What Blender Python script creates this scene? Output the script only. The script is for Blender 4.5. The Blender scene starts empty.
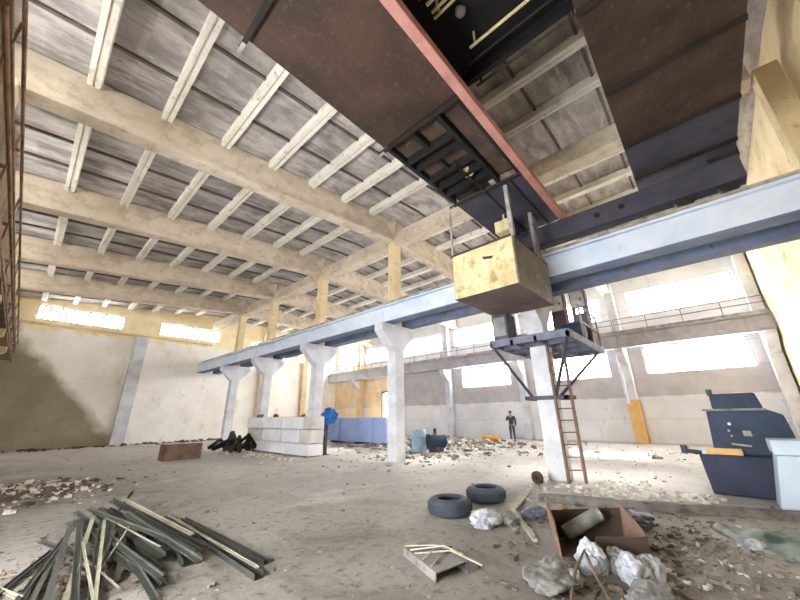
import bpy, bmesh, math, random
from mathutils import Vector, Matrix, noise
random.seed(11)
COL = bpy.context.scene.collection
SC = bpy.context.scene

# ------------------------------------------------------------------ materials
def srgb(h):
    h = h.lstrip('#')
    out = []
    for i in (0, 2, 4):
        c = int(h[i:i+2], 16) / 255
        out.append(c / 12.92 if c <= .04045 else ((c + .055) / 1.055) ** 2.4)
    return (*out, 1)

class NT:
    def __init__(self, name):
        self.m = bpy.data.materials.new(name); self.m.use_nodes = True
        self.t = self.m.node_tree
        self.b = self.t.nodes['Principled BSDF']
        self.out = self.t.nodes['Material Output']
        self.tc = self.n('ShaderNodeTexCoord')
    def n(self, typ, **kw):
        x = self.t.nodes.new(typ)
        for k, v in kw.items(): setattr(x, k, v)
        return x
    def l(self, a, b): self.t.links.new(a, b)
    def coords(self, scale=(1, 1, 1), src='Object'):
        mp = self.n('ShaderNodeMapping'); mp.inputs['Scale'].default_value = scale
        self.l(self.tc.outputs[src], mp.inputs['Vector']); return mp.outputs['Vector']
    def noise(self, scale, detail=6, rough=.6, stretch=(1, 1, 1), dist=0):
        x = self.n('ShaderNodeTexNoise'); x.inputs['Scale'].default_value = scale
        x.inputs['Detail'].default_value = detail; x.inputs['Roughness'].default_value = rough
        x.inputs['Distortion'].default_value = dist
        self.l(self.coords(stretch), x.inputs['Vector']); return x.outputs['Fac']
    def ramp(self, fac, lo, hi):
        x = self.n('ShaderNodeMapRange'); x.inputs['From Min'].default_value = lo; x.inputs['From Max'].default_value = hi
        x.clamp = True
        self.l(fac, x.inputs['Value']); return x.outputs['Result']
    def math(self, op, a, b=None):
        x = self.n('ShaderNodeMath', operation=op)
        for i, v in enumerate((a, b)):
            if v is None: continue
            if isinstance(v, (int, float)): x.inputs[i].default_value = v
            else: self.l(v, x.inputs[i])
        return x.outputs[0]
    def mix(self, fac, a, b, mode='MIX'):
        x = self.n('ShaderNodeMix', data_type='RGBA', blend_type=mode)
        for s, v in ((x.inputs[0], fac), (x.inputs[6], a), (x.inputs[7], b)):
            if isinstance(v, (int, float)): s.default_value = v
            elif isinstance(v, str): s.default_value = srgb(v)
            elif isinstance(v, tuple): s.default_value = v
            else: self.l(v, s)
        return x.outputs[2]
    def sep(self):
        x = self.n('ShaderNodeSeparateXYZ'); self.l(self.tc.outputs['Object'], x.inputs[0]); return x.outputs
    def bump(self, h, strength=.3, dist=.02):
        x = self.n('ShaderNodeBump'); x.inputs['Strength'].default_value = strength; x.inputs['Distance'].default_value = dist
        self.l(h, x.inputs['Height']); self.l(x.outputs[0], self.b.inputs['Normal'])
    def done(self, col, rough=.85, metal=0, spec=.3):
        if isinstance(col, str): self.b.inputs['Base Color'].default_value = srgb(col)
        else: self.l(col, self.b.inputs['Base Color'])
        self.b.inputs['Roughness'].default_value = rough; self.b.inputs['Metallic'].default_value = metal
        self.b.inputs['Specular IOR Level'].default_value = spec
        return self.m

def simple(name, a, b, scale=2, rough=.85, metal=0, lo=.4, hi=.65, c=None, cscale=9, clo=.58, chi=.7, bump=.25, stretch=(1, 1, 1), spec=.3):
    k = NT(name)
    f = k.noise(scale, stretch=stretch)
    col = k.mix(k.ramp(f, lo, hi), a, b)
    if c: col = k.mix(k.ramp(k.noise(cscale, 8, .65), clo, chi), col, c)
    k.bump(k.noise(scale * 6, 6), bump, .02)
    return k.done(col, rough, metal, spec)

M = {}
def mats():
    M['beam_concrete'] = simple('beam_concrete', '#d2c6b4', '#bcae9b', .9, c='#95836f', cscale=2.6, clo=.5, chi=.8, stretch=(1, 1, 1.6))
    M['rib_concrete'] = simple('rib_concrete', '#e9e4da', '#d8d1c5', 1.0, c='#a49a8d', cscale=4, clo=.58, chi=.72)
    M['column_concrete'] = simple('column_concrete', '#d6d8de', '#b9bac4', 1.2, c='#97938f', cscale=3, clo=.6, chi=.8)
    M['upper_concrete'] = simple('upper_concrete', '#ddc9a4', '#c9b48e', 1.2, c='#a38c6c', cscale=4)
    M['blue_steel'] = simple('blue_steel', '#d3dcea', '#bac8dc', .8, rough=.6, c='#8c97a6', cscale=3, clo=.62, chi=.8, bump=.08)
    M['rail_steel'] = simple('rail_steel', '#b9b6b2', '#8a847e', 3, rough=.5, metal=.3, bump=.1)
    M['rust'] = simple('rust', '#4f4038', '#3a302b', 2, c='#67564a', cscale=7, rough=.8)
    M['rust_light'] = simple('rust_light', '#7d6455', '#614f44', 2.5, c='#4a3d36', cscale=7, rough=.8)
    M['rust_bar'] = simple('rust_bar', '#94745a', '#6e5541', 3, rough=.8)
    M['crane_plate'] = simple('crane_plate', '#46352c', '#302622', 1.0, c='#5f4c40', cscale=11, clo=.56, chi=.8, rough=.75)
    M['crane_dark'] = simple('crane_dark', '#302724', '#211c1a', 2, rough=.7)
    M['crane_black'] = simple('crane_black', '#1f1d1e', '#141313', 2, rough=.7)
    M['crane_blue'] = simple('crane_blue', '#474552', '#383944', 1.5, c='#54474a', cscale=5, rough=.7)
    M['red_paint'] = simple('red_paint', '#b3837a', '#9d6a60', 2.5, c='#c7a298', cscale=5, rough=.6)
    M['pale_pipe'] = simple('pale_pipe', '#d8cba0', '#b9a878', 3, rough=.6)
    M['cab_cream'] = simple('cab_cream', '#d2c59c', '#b8a67c', 1.5, c='#8c7850', cscale=4.5, clo=.52, chi=.7, rough=.7)
    M['cab_grey'] = simple('cab_grey', '#7f7868', '#69635a', 1.8, c='#9a9078', cscale=4, rough=.7)
    M['cab_under'] = simple('cab_under', '#6a5a5a', '#57494b', 2, rough=.8)
    M['dark_steel'] = simple('dark_steel', '#4c4f58', '#3a3d45', 3, rough=.6, bump=.1)
    M['shaded_blue_steel'] = simple('shaded_blue_steel', '#6b7690', '#58627b', 1.5, c='#5c5450', cscale=4, rough=.7, bump=.06)  # blue steel darkened to carry the underside shade of the runway girders
    M['tan_rust'] = simple('tan_rust', '#8f7a62', '#6f5c4a', 1.5, c='#a58f70', cscale=4)
    M['offcut'] = simple('offcut', '#7a7672', '#5c5957', 4, c='#3f3c3b', cscale=8, clo=.55, chi=.7, rough=.7)
    M['dark_plastic'] = simple('dark_plastic', '#5b5e68', '#41444d', 4, c='#7d818c', cscale=8, rough=.55)
    M['grey_wood'] = simple('grey_wood', '#a9a293', '#8a8478', 5, stretch=(1, 6, 6), rough=.8)
    M['grey_paint'] = simple('grey_paint', '#a9a6ae', '#928f99', 2, rough=.6, bump=.06)
    M['grey_steel'] = simple('grey_steel', '#8d8a8c', '#716d70', 3, c='#77553f', cscale=6, clo=.6, chi=.7, rough=.6, bump=.1)
    M['platform_steel'] = simple('platform_steel', '#75788a', '#606375', 3, c='#6b5648', cscale=6, clo=.62, chi=.7, rough=.7)
    M['profile_steel'] = simple('profile_steel', '#3f403b', '#2e2f2c', 2.5, c='#605d52', cscale=5, rough=.5, metal=.2, bump=.1)
    M['profile_pale'] = simple('profile_pale', '#96917f', '#767263', 2.5, rough=.45, metal=.25, bump=.1)
    M['rubber'] = simple('rubber', '#3d434d', '#30353e', 4, rough=.75)
    M['machine_blue'] = simple('machine_blue', '#33425a', '#273246', 1.8, c='#48556b', cscale=5, clo=.6, chi=.75, rough=.55)
    M['machine_base'] = simple('machine_base', '#343a50', '#2b3042', 1.8, rough=.6)
    M['cabinet_paint'] = simple('cabinet_paint', '#c6d6e8', '#b4c6da', 1.5, rough=.5, bump=.05)
    M['block_white'] = simple('block_white', '#e6e8ef', '#d2d5de', 1.5, c='#b3b3b8', cscale=4, clo=.6, chi=.75)
    M['block_grey'] = simple('block_grey', '#cfccc9', '#b8b4b2', 1.5)
    M['tank_blue'] = simple('tank_blue', '#a3b5de', '#8ea3d2', .8, rough=.5, bump=.06)
    M['blue_cloth'] = simple('blue_cloth', '#2f6cb8', '#2359a0', 5, rough=.9)
    M['ochre'] = simple('ochre', '#dcb378', '#cba267', 2, rough=.85)
    M['white_bag'] = simple('white_bag', '#b4b6bd', '#8f929c', 5, c='#6b6e78', cscale=9, rough=.6)
    M['grey_bag'] = simple('grey_bag', '#7b7a78', '#5c5b5a', 5, c='#a3a2a0', cscale=9, rough=.7)
    M['wood'] = simple('wood', '#c9bda4', '#a89a80', 5, stretch=(1, 6, 6), rough=.8)
    M['wood_brown'] = simple('wood_brown', '#a88763', '#8a6c4c', 5, stretch=(1, 6, 6), rough=.8)
    M['plaster_bits'] = simple('plaster_bits', '#dcd8d0', '#b8b2aa', 6)
    M['grey_bits'] = simple('grey_bits', '#8d8880', '#6a655f', 6)
    M['brown_bits'] = simple('brown_bits', '#6c5c4c', '#4a4038', 6)
    M['green_tarp'] = simple('green_tarp', '#838c88', '#5d6f6b', 2, c='#3f5653', cscale=3, clo=.52, chi=.6, rough=.6)
    M['ochre_paint'] = simple('ochre_paint', '#d8ad62', '#c79a54', 3)
    M['skin'] = simple('skin', '#b98b70', '#a87b62', 8, rough=.6, bump=.02)
    M['dark_cloth'] = simple('dark_cloth', '#3a3d49', '#2d303a', 9)
    M['denim'] = simple('denim', '#3f5474', '#34475f', 9)
    M['hair'] = simple('hair', '#241d1a', '#191412', 9)
    M['shoe'] = simple('shoe', '#2b2928', '#1f1d1d', 9)
    M['orange_plastic'] = simple('orange_plastic', '#e0a040', '#cf8a32', 4, rough=.5)
    M['drum_blue'] = simple('drum_blue', '#a9c3d6', '#8fadc4', 3, rough=.5)
    M['frame_paint'] = simple('frame_paint', '#b7ada3', '#958b82', 3)
    # glass: dusty, passes the daylight
    k = NT('dusty_glass')
    tr = k.n('ShaderNodeBsdfTransparent'); tl = k.n('ShaderNodeBsdfTranslucent'); gl = k.n('ShaderNodeBsdfGlossy')
    tl.inputs[0].default_value = (.95, .95, .93, 1); gl.inputs['Roughness'].default_value = .15
    m1 = k.n('ShaderNodeMixShader'); m2 = k.n('ShaderNodeMixShader')
    k.l(k.ramp(k.noise(3), .2, .9), m1.inputs[0]); k.l(tr.outputs[0], m1.inputs[1]); k.l(tl.outputs[0], m1.inputs[2])
    m2.inputs[0].default_value = .05; k.l(m1.outputs[0], m2.inputs[1]); k.l(gl.outputs[0], m2.inputs[2])
    k.l(m2.outputs[0], k.out.inputs['Surface']); M['glass'] = k.m
    # white glow for the small box on the service platform
    k = NT('white_glow'); k.b.inputs['Emission Color'].default_value = (.8, .88, 1, 1); k.b.inputs['Emission Strength'].default_value = 12
    M['white_glow'] = k.done('#ffffff', .4)

    # ceiling slabs: every panel weathered its own way
    k = NT('roof_slab_concrete')
    sn = k.n('ShaderNodeVectorMath', operation='FLOOR'); k.l(k.coords((1/1.45, 1/1.36, 0)), sn.inputs[0])
    wn = k.n('ShaderNodeTexWhiteNoise', noise_dimensions='2D'); k.l(sn.outputs[0], wn.inputs['Vector'])
    base = k.mix(wn.outputs['Value'], '#9b9594', '#bdb7b4')
    base = k.mix(k.ramp(k.noise(.9, 8, .65, (1, 2.2, 1)), .42, .68), base, '#7b7573')
    base = k.mix(k.ramp(k.noise(1.3, 9, .7, (.6, 2.4, 1), .1), .48, .78), base, '#dcd6d0')
    base = k.mix(k.ramp(k.noise(5, 8, .7), .6, .75), base, '#5a534f')
    k.bump(k.noise(7, 8), .3)
    M['slab'] = k.done(base, .9)
    M['shaded_rib'] = simple('shaded_rib', '#6e645c', '#5a514a', 3)  # shade on the ceiling cross ribs put into a darker concrete

    # floor
    k = NT('floor_concrete')
    base = k.mix(k.ramp(k.noise(.18, 8, .6, dist=.4), .38, .62), '#827e7a', '#a6a29d')
    base = k.mix(k.ramp(k.noise(.9, 9, .68, (1, .6, 1), .5), .5, .7), base, '#5a544c')
    base = k.mix(k.ramp(k.noise(.5, 9, .7, (.5, 1, 1), .8), .56, .72), base, '#bfbbb6')
    base = k.mix(k.ramp(k.noise(7, 9, .72), .53, .66), base, '#4b463f')
    base = k.mix(k.ramp(k.noise(24, 6, .7), .6, .72), base, '#bdb6ab')
    s = k.sep()
    # olive brown towards the steel heap, blended paler towards the far side
    far = k.ramp(k.math('ADD', k.math('ADD', s['X'], k.math('MULTIPLY', s['Y'], .45)), k.math('MULTIPLY', k.noise(.3, 6), 6)), 7, 14.5)
    base = k.mix(k.math('MULTIPLY', far, .55), base, '#d3d0cd')
    base = k.mix(k.math('MULTIPLY', k.math('SUBTRACT', 1, far), .35), base, '#524b38')
    vo = k.n('ShaderNodeTexVoronoi', feature='DISTANCE_TO_EDGE'); vo.inputs['Scale'].default_value = .35
    mp = k.coords((1, 1, 1)); nz = k.n('ShaderNodeTexNoise'); nz.inputs['Scale'].default_value = 2; k.l(mp, nz.inputs['Vector'])
    ad = k.n('ShaderNodeVectorMath', operation='ADD'); k.l(mp, ad.inputs[0]); k.l(nz.outputs['Color'], ad.inputs[1]); k.l(ad.outputs[0], vo.inputs['Vector'])
    crack = k.ramp(vo.outputs['Distance'], .02, .0)
    base = k.mix(k.math('MULTIPLY', crack, .22), base, '#3d382f')
    k.bump(k.noise(9, 10, .7), .5, .04)
    M['floor'] = k.done(base, .9, spec=.2)

    # back wall: pale plaster, grime and painted-in shade below a diagonal light edge
    k = NT('plaster_wall'); s = k.sep()
    base = k.mix(k.ramp(k.noise(.5, 8, .6), .4, .65), '#f3f1ee', '#e4e0da')
    base = k.mix(k.ramp(k.noise(1.6, 8, .7, (1, 1, .5)), .58, .75), base, '#bdb5a8')
    up = k.ramp(k.math('ADD', s['Z'], k.noise(2, 3)), 7.6, 7.75)
    base = k.mix(up, base, k.mix(k.ramp(k.noise(1.5), .4, .65), '#efe2c2', '#e2d0a6'))
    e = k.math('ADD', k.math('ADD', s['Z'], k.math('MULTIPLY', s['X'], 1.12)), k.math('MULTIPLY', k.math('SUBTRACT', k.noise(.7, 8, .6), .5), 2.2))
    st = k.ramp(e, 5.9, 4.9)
    grimy_shade = k.mix(k.ramp(k.noise(.8, 8, .65), .4, .65), '#877b62', '#9a917e')
    base = k.mix(k.math('MULTIPLY', st, .92), base, grimy_shade)
    k.bump(k.noise(5, 8), .2)
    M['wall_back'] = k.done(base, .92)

    k = NT('panel_wall'); s = k.sep()
    base = k.mix(k.ramp(k.noise(.6, 8, .6), .4, .65), '#e0e1e4', '#cfd0d4')
    band = k.math('MULTIPLY', k.ramp(k.math('ADD', s['Z'], k.math('MULTIPLY', k.noise(1.2), .3)), 2.45, 2.55), k.ramp(s['Z'], 5.3, 5.2))
    base = k.mix(k.math('MULTIPLY', band, .8), base, k.mix(k.ramp(k.noise(1.2, 8), .4, .65), '#b2adae', '#a29d9f'))
    warm_tint = k.math('MULTIPLY', k.ramp(s['Y'], 21.0, 21.1), k.ramp(s['Z'], 6.3, 6.2))  # warm light on the far end of the wall painted in as ochre
    base = k.mix(k.math('MULTIPLY', warm_tint, k.ramp(k.noise(.5, 6), .25, .6)), base, k.mix(k.ramp(k.noise(.9), .4, .65), '#f2d09a', '#f2e2c0'))
    base = k.mix(k.ramp(k.noise(2.0, 8, .7, (1, 1, .4)), .6, .75), base, '#9c9288')
    seam = k.math('LESS_THAN', k.math('FRACT', k.math('DIVIDE', s['Z'], 1.2)), .02)
    base = k.mix(k.math('MULTIPLY', seam, .4), base, '#857b72')
    k.bump(k.noise(5, 8), .2)
    M['wall_right'] = k.done(base, .92)
    M['wall_front'] = simple('cream_wall', '#efdfbc', '#dcc79a', .8, c='#b39a72', cscale=1.6, clo=.58, chi=.75)
    M['wall_left'] = simple('left_wall_plaster', '#c9bd9d', '#a89b7c', .8, c='#7f745c', cscale=2)
mats()

# ------------------------------------------------------------------ mesh builder
class MB:
    def __init__(s): s.v = []; s.f = []; s.mi = []; s.cur = 0; s.smooth = set()
    def add(s, vs, fs, smooth=False):
        o = len(s.v); s.v += [Vector(p) for p in vs]
        for f in fs:
            if smooth: s.smooth.add(len(s.f))
            s.f.append([i + o for i in f]); s.mi.append(s.cur)
        return s
    def box(s, x0, x1, y0, y1, z0, z1):
        return s.add([(x, y, z) for x in (x0, x1) for y in (y0, y1) for z in (z0, z1)],
              [(0, 1, 3, 2), (4, 6, 7, 5), (0, 4, 5, 1), (2, 3, 7, 6), (0, 2, 6, 4), (1, 5, 7, 3)])
    def bar(s, p, q, w=.05, h=None, up=(0, 0, 1)):
        p, q = Vector(p), Vector(q); h = h or w
        d = (q - p).normalized(); u = Vector(up)
        if abs(d.dot(u)) > .98: u = Vector((0, 1, 0))
        a = d.cross(u).normalized() * w / 2; b = a.cross(d).normalized() * h / 2
        vs = [c + i * a + j * b for c in (p, q) for i, j in ((-1, -1), (1, -1), (1, 1), (-1, 1))]
        return s.add(vs, [(0, 1, 2, 3), (7, 6, 5, 4), (0, 4, 5, 1), (1, 5, 6, 2), (2, 6, 7, 3), (3, 7, 4, 0)])
    def profile(s, p, q, pts, up=(0, 0, 1), cap=True):
        "sweep a closed 2-D outline (across, up) straight from p to q"
        p, q = Vector(p), Vector(q); d = (q - p).normalized(); u = Vector(up)
        if abs(d.dot(u)) > .98: u = Vector((0, 1, 0))
        a = d.cross(u).normalized(); b = a.cross(d).normalized(); n = len(pts)
        vs = [c + i * a + j * b for c in (p, q) for i, j in pts]
        fs = [(i, i + n, (i + 1) % n + n, (i + 1) % n) for i in range(n)]
        if cap: fs += [tuple(range(n)), tuple(reversed(range(n, 2 * n)))]
        return s.add(vs, fs)
    def tube(s, path, r, n=8, cap=True):
        path = [Vector(p) for p in path]; rings = []
        for i, p in enumerate(path):
            d = (path[min(i + 1, len(path) - 1)] - path[max(i - 1, 0)]).normalized()
            u = Vector((0, 0, 1)) if abs(d.z) < .95 else Vector((0, 1, 0))
            a = d.cross(u).normalized(); b = a.cross(d)
            rr = r[i] if isinstance(r, (list, tuple)) else r
            rings.append([p + rr * (math.cos(t) * a + math.sin(t) * b) for t in [2 * math.pi * k / n for k in range(n)]])
        vs = [v for R in rings for v in R]
        fs = [(i * n + k, i * n + (k + 1) % n, (i + 1) * n + (k + 1) % n, (i + 1) * n + k) for i in range(len(path) - 1) for k in range(n)]
        s.add(vs, fs, True)
        if cap: s.add(rings[0], [tuple(reversed(range(n)))]); s.add(rings[-1], [tuple(range(n))])
        return s
    def lathe(s, prof, c=(0, 0, 0), n=32, closed=False):
        vs = [(c[0] + r * math.cos(2 * math.pi * k / n), c[1] + r * math.sin(2 * math.pi * k / n), c[2] + z) for r, z in prof for k in range(n)]
        m = len(prof); rng = range(m if closed else m - 1)
        return s.add(vs, [(i * n + k, i * n + (k + 1) % n, (i + 1) % m * n + (k + 1) % n, (i + 1) % m * n + k) for i in rng for k in range(n)], True)
    def prism(s, pts, axis, a, b):
        "outline extruded along axis 'x' (pts=y,z), 'y' (pts=x,z) or 'z' (pts=x,y)"
        def P(u, v, w): return {'x': (w, u, v), 'y': (u, w, v), 'z': (u, v, w)}[axis]
        n = len(pts); vs = [P(u, v, w) for w in (a, b) for u, v in pts]
        return s.add(vs, [(i, (i + 1) % n, (i + 1) % n + n, i + n) for i in range(n)] + [tuple(reversed(range(n))), tuple(range(n, 2 * n))])
    def blob(s, c, r, seed=0, amp=.25, freq=2.0, sub=3, flat=True, squash=(1, 1, 1)):
        bm = bmesh.new(); bmesh.ops.create_icosphere(bm, subdivisions=sub, radius=1)
        vs = []
        for v in bm.verts:
            k = 1 + amp * noise.noise(v.co * freq + Vector((seed * 7.3, seed * 1.7, 3))) + amp * .5 * noise.noise(v.co * freq * 2.7 + Vector((seed, 5, seed * 2.1)))
            p = Vector((v.co.x * squash[0], v.co.y * squash[1], v.co.z * squash[2])) * k * r
            p += Vector(c)
            vs.append(p)
        if flat:
            zmin = c[2] - r * squash[2] * .6
            for p in vs: p.z = max(p.z, zmin)
        fs = [[v.index for v in f.verts] for f in bm.faces]; bm.free()
        return s.add(vs, fs, True)
    def chunk(s, c, size, rnd):
        h = [(-1, -1, -1), (1, -1, -1), (1, 1, -1), (-1, 1, -1), (-1, -1, 1), (1, -1, 1), (1, 1, 1), (-1, 1, 1)]
        a = rnd.uniform(0, 6.28); ca, sa = math.cos(a), math.sin(a); vs = []
        for x, y, z in h:
            x, y, z = x * rnd.uniform(.25, 1) * size[0], y * rnd.uniform(.25, 1) * size[1], (z * rnd.uniform(-.4, 1) if z > 0 else -1) * size[2]
            vs.append((c[0] + x * ca - y * sa, c[1] + x * sa + y * ca, c[2] + z + size[2]))
        return s.add(vs, [(3, 2, 1, 0), (4, 5, 6, 7), (0, 1, 5, 4), (1, 2, 6, 5), (2, 3, 7, 6), (3, 0, 4, 7)])
    def build(s, name, mat, parent=None, bevel=0, world=True):
        me = bpy.data.meshes.new(name)
        off = Vector((0, 0, 0)); inv = None
        if parent and world: inv = wmat(parent).inverted()
        vs = [(inv @ v if inv else v) for v in s.v]
        me.from_pydata([tuple(v) for v in vs], [], s.f)
        for m in (mat if isinstance(mat, list) else [mat]): me.materials.append(m)
        for i, p in enumerate(me.polygons):
            p.material_index = s.mi[i]; p.use_smooth = i in s.smooth
        bm = bmesh.new(); bm.from_mesh(me); bmesh.ops.recalc_face_normals(bm, faces=bm.faces); bm.to_mesh(me); bm.free()
        o = bpy.data.objects.new(name, me); COL.objects.link(o)
        if parent: o.parent = parent
        if bevel:
            b = o.modifiers.new('bevel', 'BEVEL'); b.width = bevel; b.segments = 2; b.limit_method = 'ANGLE'
        return o

def wmat(o):
    m = Matrix.Translation(o.location) @ o.rotation_euler.to_matrix().to_4x4()
    return wmat(o.parent) @ m if o.parent else m
def tag(o, label, cat, group=None, kind=None):
    o['label'] = label; o['category'] = cat
    if group: o['group'] = group
    if kind: o['kind'] = kind
    return o
def thing(name, label, cat, loc=(0, 0, 0), rz=0, group=None):
    o = bpy.data.objects.new(name, None); COL.objects.link(o); o.empty_display_size = .2
    o.location = loc; o.rotation_euler = (0, 0, rz)
    return tag(o, label, cat, group)
def struct(name, mb, mat, parent=None, bevel=0):
    o = mb.build(name, mat, parent, bevel)
    if not parent: o['kind'] = 'structure'
    return o
def one(name, mb, mat, label, cat, group=None, bevel=0):
    return tag(mb.build(name, mat, None, bevel), label, cat, group)
def copy_tree(o, parent=None):
    c = o.copy(); COL.objects.link(c)
    if parent: c.parent = parent
    for ch in [x for x in bpy.data.objects if x.parent == o]: copy_tree(ch, c)
    return c
ORD = ['first', 'second', 'third', 'fourth', 'fifth', 'sixth', 'seventh', 'eighth', 'ninth', 'tenth']

# ------------------------------------------------------------------ camera (solved from the building's lines)
def camera():
    f, pt, yaw, roll = 328.224621, 0.337713929, 0.836806048, -0.0161463338
    F = Vector((math.sin(yaw) * math.cos(pt), math.cos(yaw) * math.cos(pt), math.sin(pt)))
    R = Vector((math.cos(yaw), -math.sin(yaw), 0)); U = R.cross(F)
    R, U = R * math.cos(roll) + U * math.sin(roll), U * math.cos(roll) - R * math.sin(roll)
    cd = bpy.data.cameras.new('camera'); cd.sensor_fit = 'HORIZONTAL'; cd.sensor_width = 36; cd.lens = f / 800 * 36
    cd.clip_start = .05; cd.clip_end = 200
    c = bpy.data.objects.new('camera', cd); COL.objects.link(c)
    c.matrix_world = Matrix(((R.x, U.x, -F.x, 0), (R.y, U.y, -F.y, 0), (R.z, U.z, -F.z, 1.6), (0, 0, 0, 1)))
    SC.camera = c
camera()

# ------------------------------------------------------------------ the shell
XL, XR, YF, YB, XM = -2.4, 22.8, -2.9, 30.3, 9.65
YS = [-2.62, 3.3, 9.0, 14.4, 19.8, 24.6]          # column rows
def ceil_z(x): return 9.0 + .09 * (x + 1.6) if x < XM else 10.0125 - .035 * (x - XM)
def raf_z(x): return 7.93 + .088 * (x + 1.6) if x < XM else 8.92 - .045 * (x - XM)

def wall(name, axis, pos, thick, u0, u1, z1, holes, mat, top=None):
    "wall with real openings; axis is the direction of its normal"
    us = sorted({u0, u1, *[h[0] for h in holes], *[h[1] for h in holes]})
    zs = sorted({0, z1, *[h[2] for h in holes], *[h[3] for h in holes]})
    m = MB()
    for i in range(len(us) - 1):
        for j in range(len(zs) - 1):
            cu, cz = (us[i] + us[i + 1]) / 2, (zs[j] + zs[j + 1]) / 2
            if any(h[0] < cu < h[1] and h[2] < cz < h[3] for h in holes): continue
            a, b = sorted((pos, pos + thick))
            if axis == 'x': m.box(a, b, us[i], us[i + 1], zs[j], zs[j + 1])
            else: m.box(us[i], us[i + 1], a, b, zs[j], zs[j + 1])
    return struct(name, m, mat)

WN = [0]
PORTALS = []
def window(axis, pos, thick, h, nbars, rails=0, inward=1):
    WN[0] += 1
    fr = MB(); u0, u1, z0, z1 = h; p = pos + thick * .5; d = .05
    def bx(a, b, c, e, t=d):
        if axis == 'x': fr.box(p - t, p + t, a, b, c, e)
        else: fr.box(a, b, p - t, p + t, c, e)
    w = .07
    bx(u0, u1, z0, z0 + w); bx(u0, u1, z1 - w, z1); bx(u0, u0 + w, z0 + w, z1 - w); bx(u1 - w, u1, z0 + w, z1 - w)
    for i in range(1, nbars):
        u = u0 + (u1 - u0) * i / nbars; bx(u - (.05 if nbars > 10 else .025), u + (.05 if nbars > 10 else .025), z0 + w, z1 - w, .03)
    for i in range(1, rails + 1):
        z = z0 + (z1 - z0) * i / (rails + 1); bx(u0 + w, u1 - w, z - .02, z + .02, .025)
    o = struct(f'window_{WN[0]}', fr, M['frame_paint'])
    g = MB()
    if axis == 'x': g.box(p - .006, p + .006, u0 + .02, u1 - .02, z0 + .02, z1 - .02)
    else: g.box(u0 + .02, u1 - .02, p - .006, p + .006, z0 + .02, z1 - .02)
    g.build('pane', M['glass'], o)
    PORTALS.append((axis, pos + thick * 1.05, h, inward))
    return o

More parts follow.
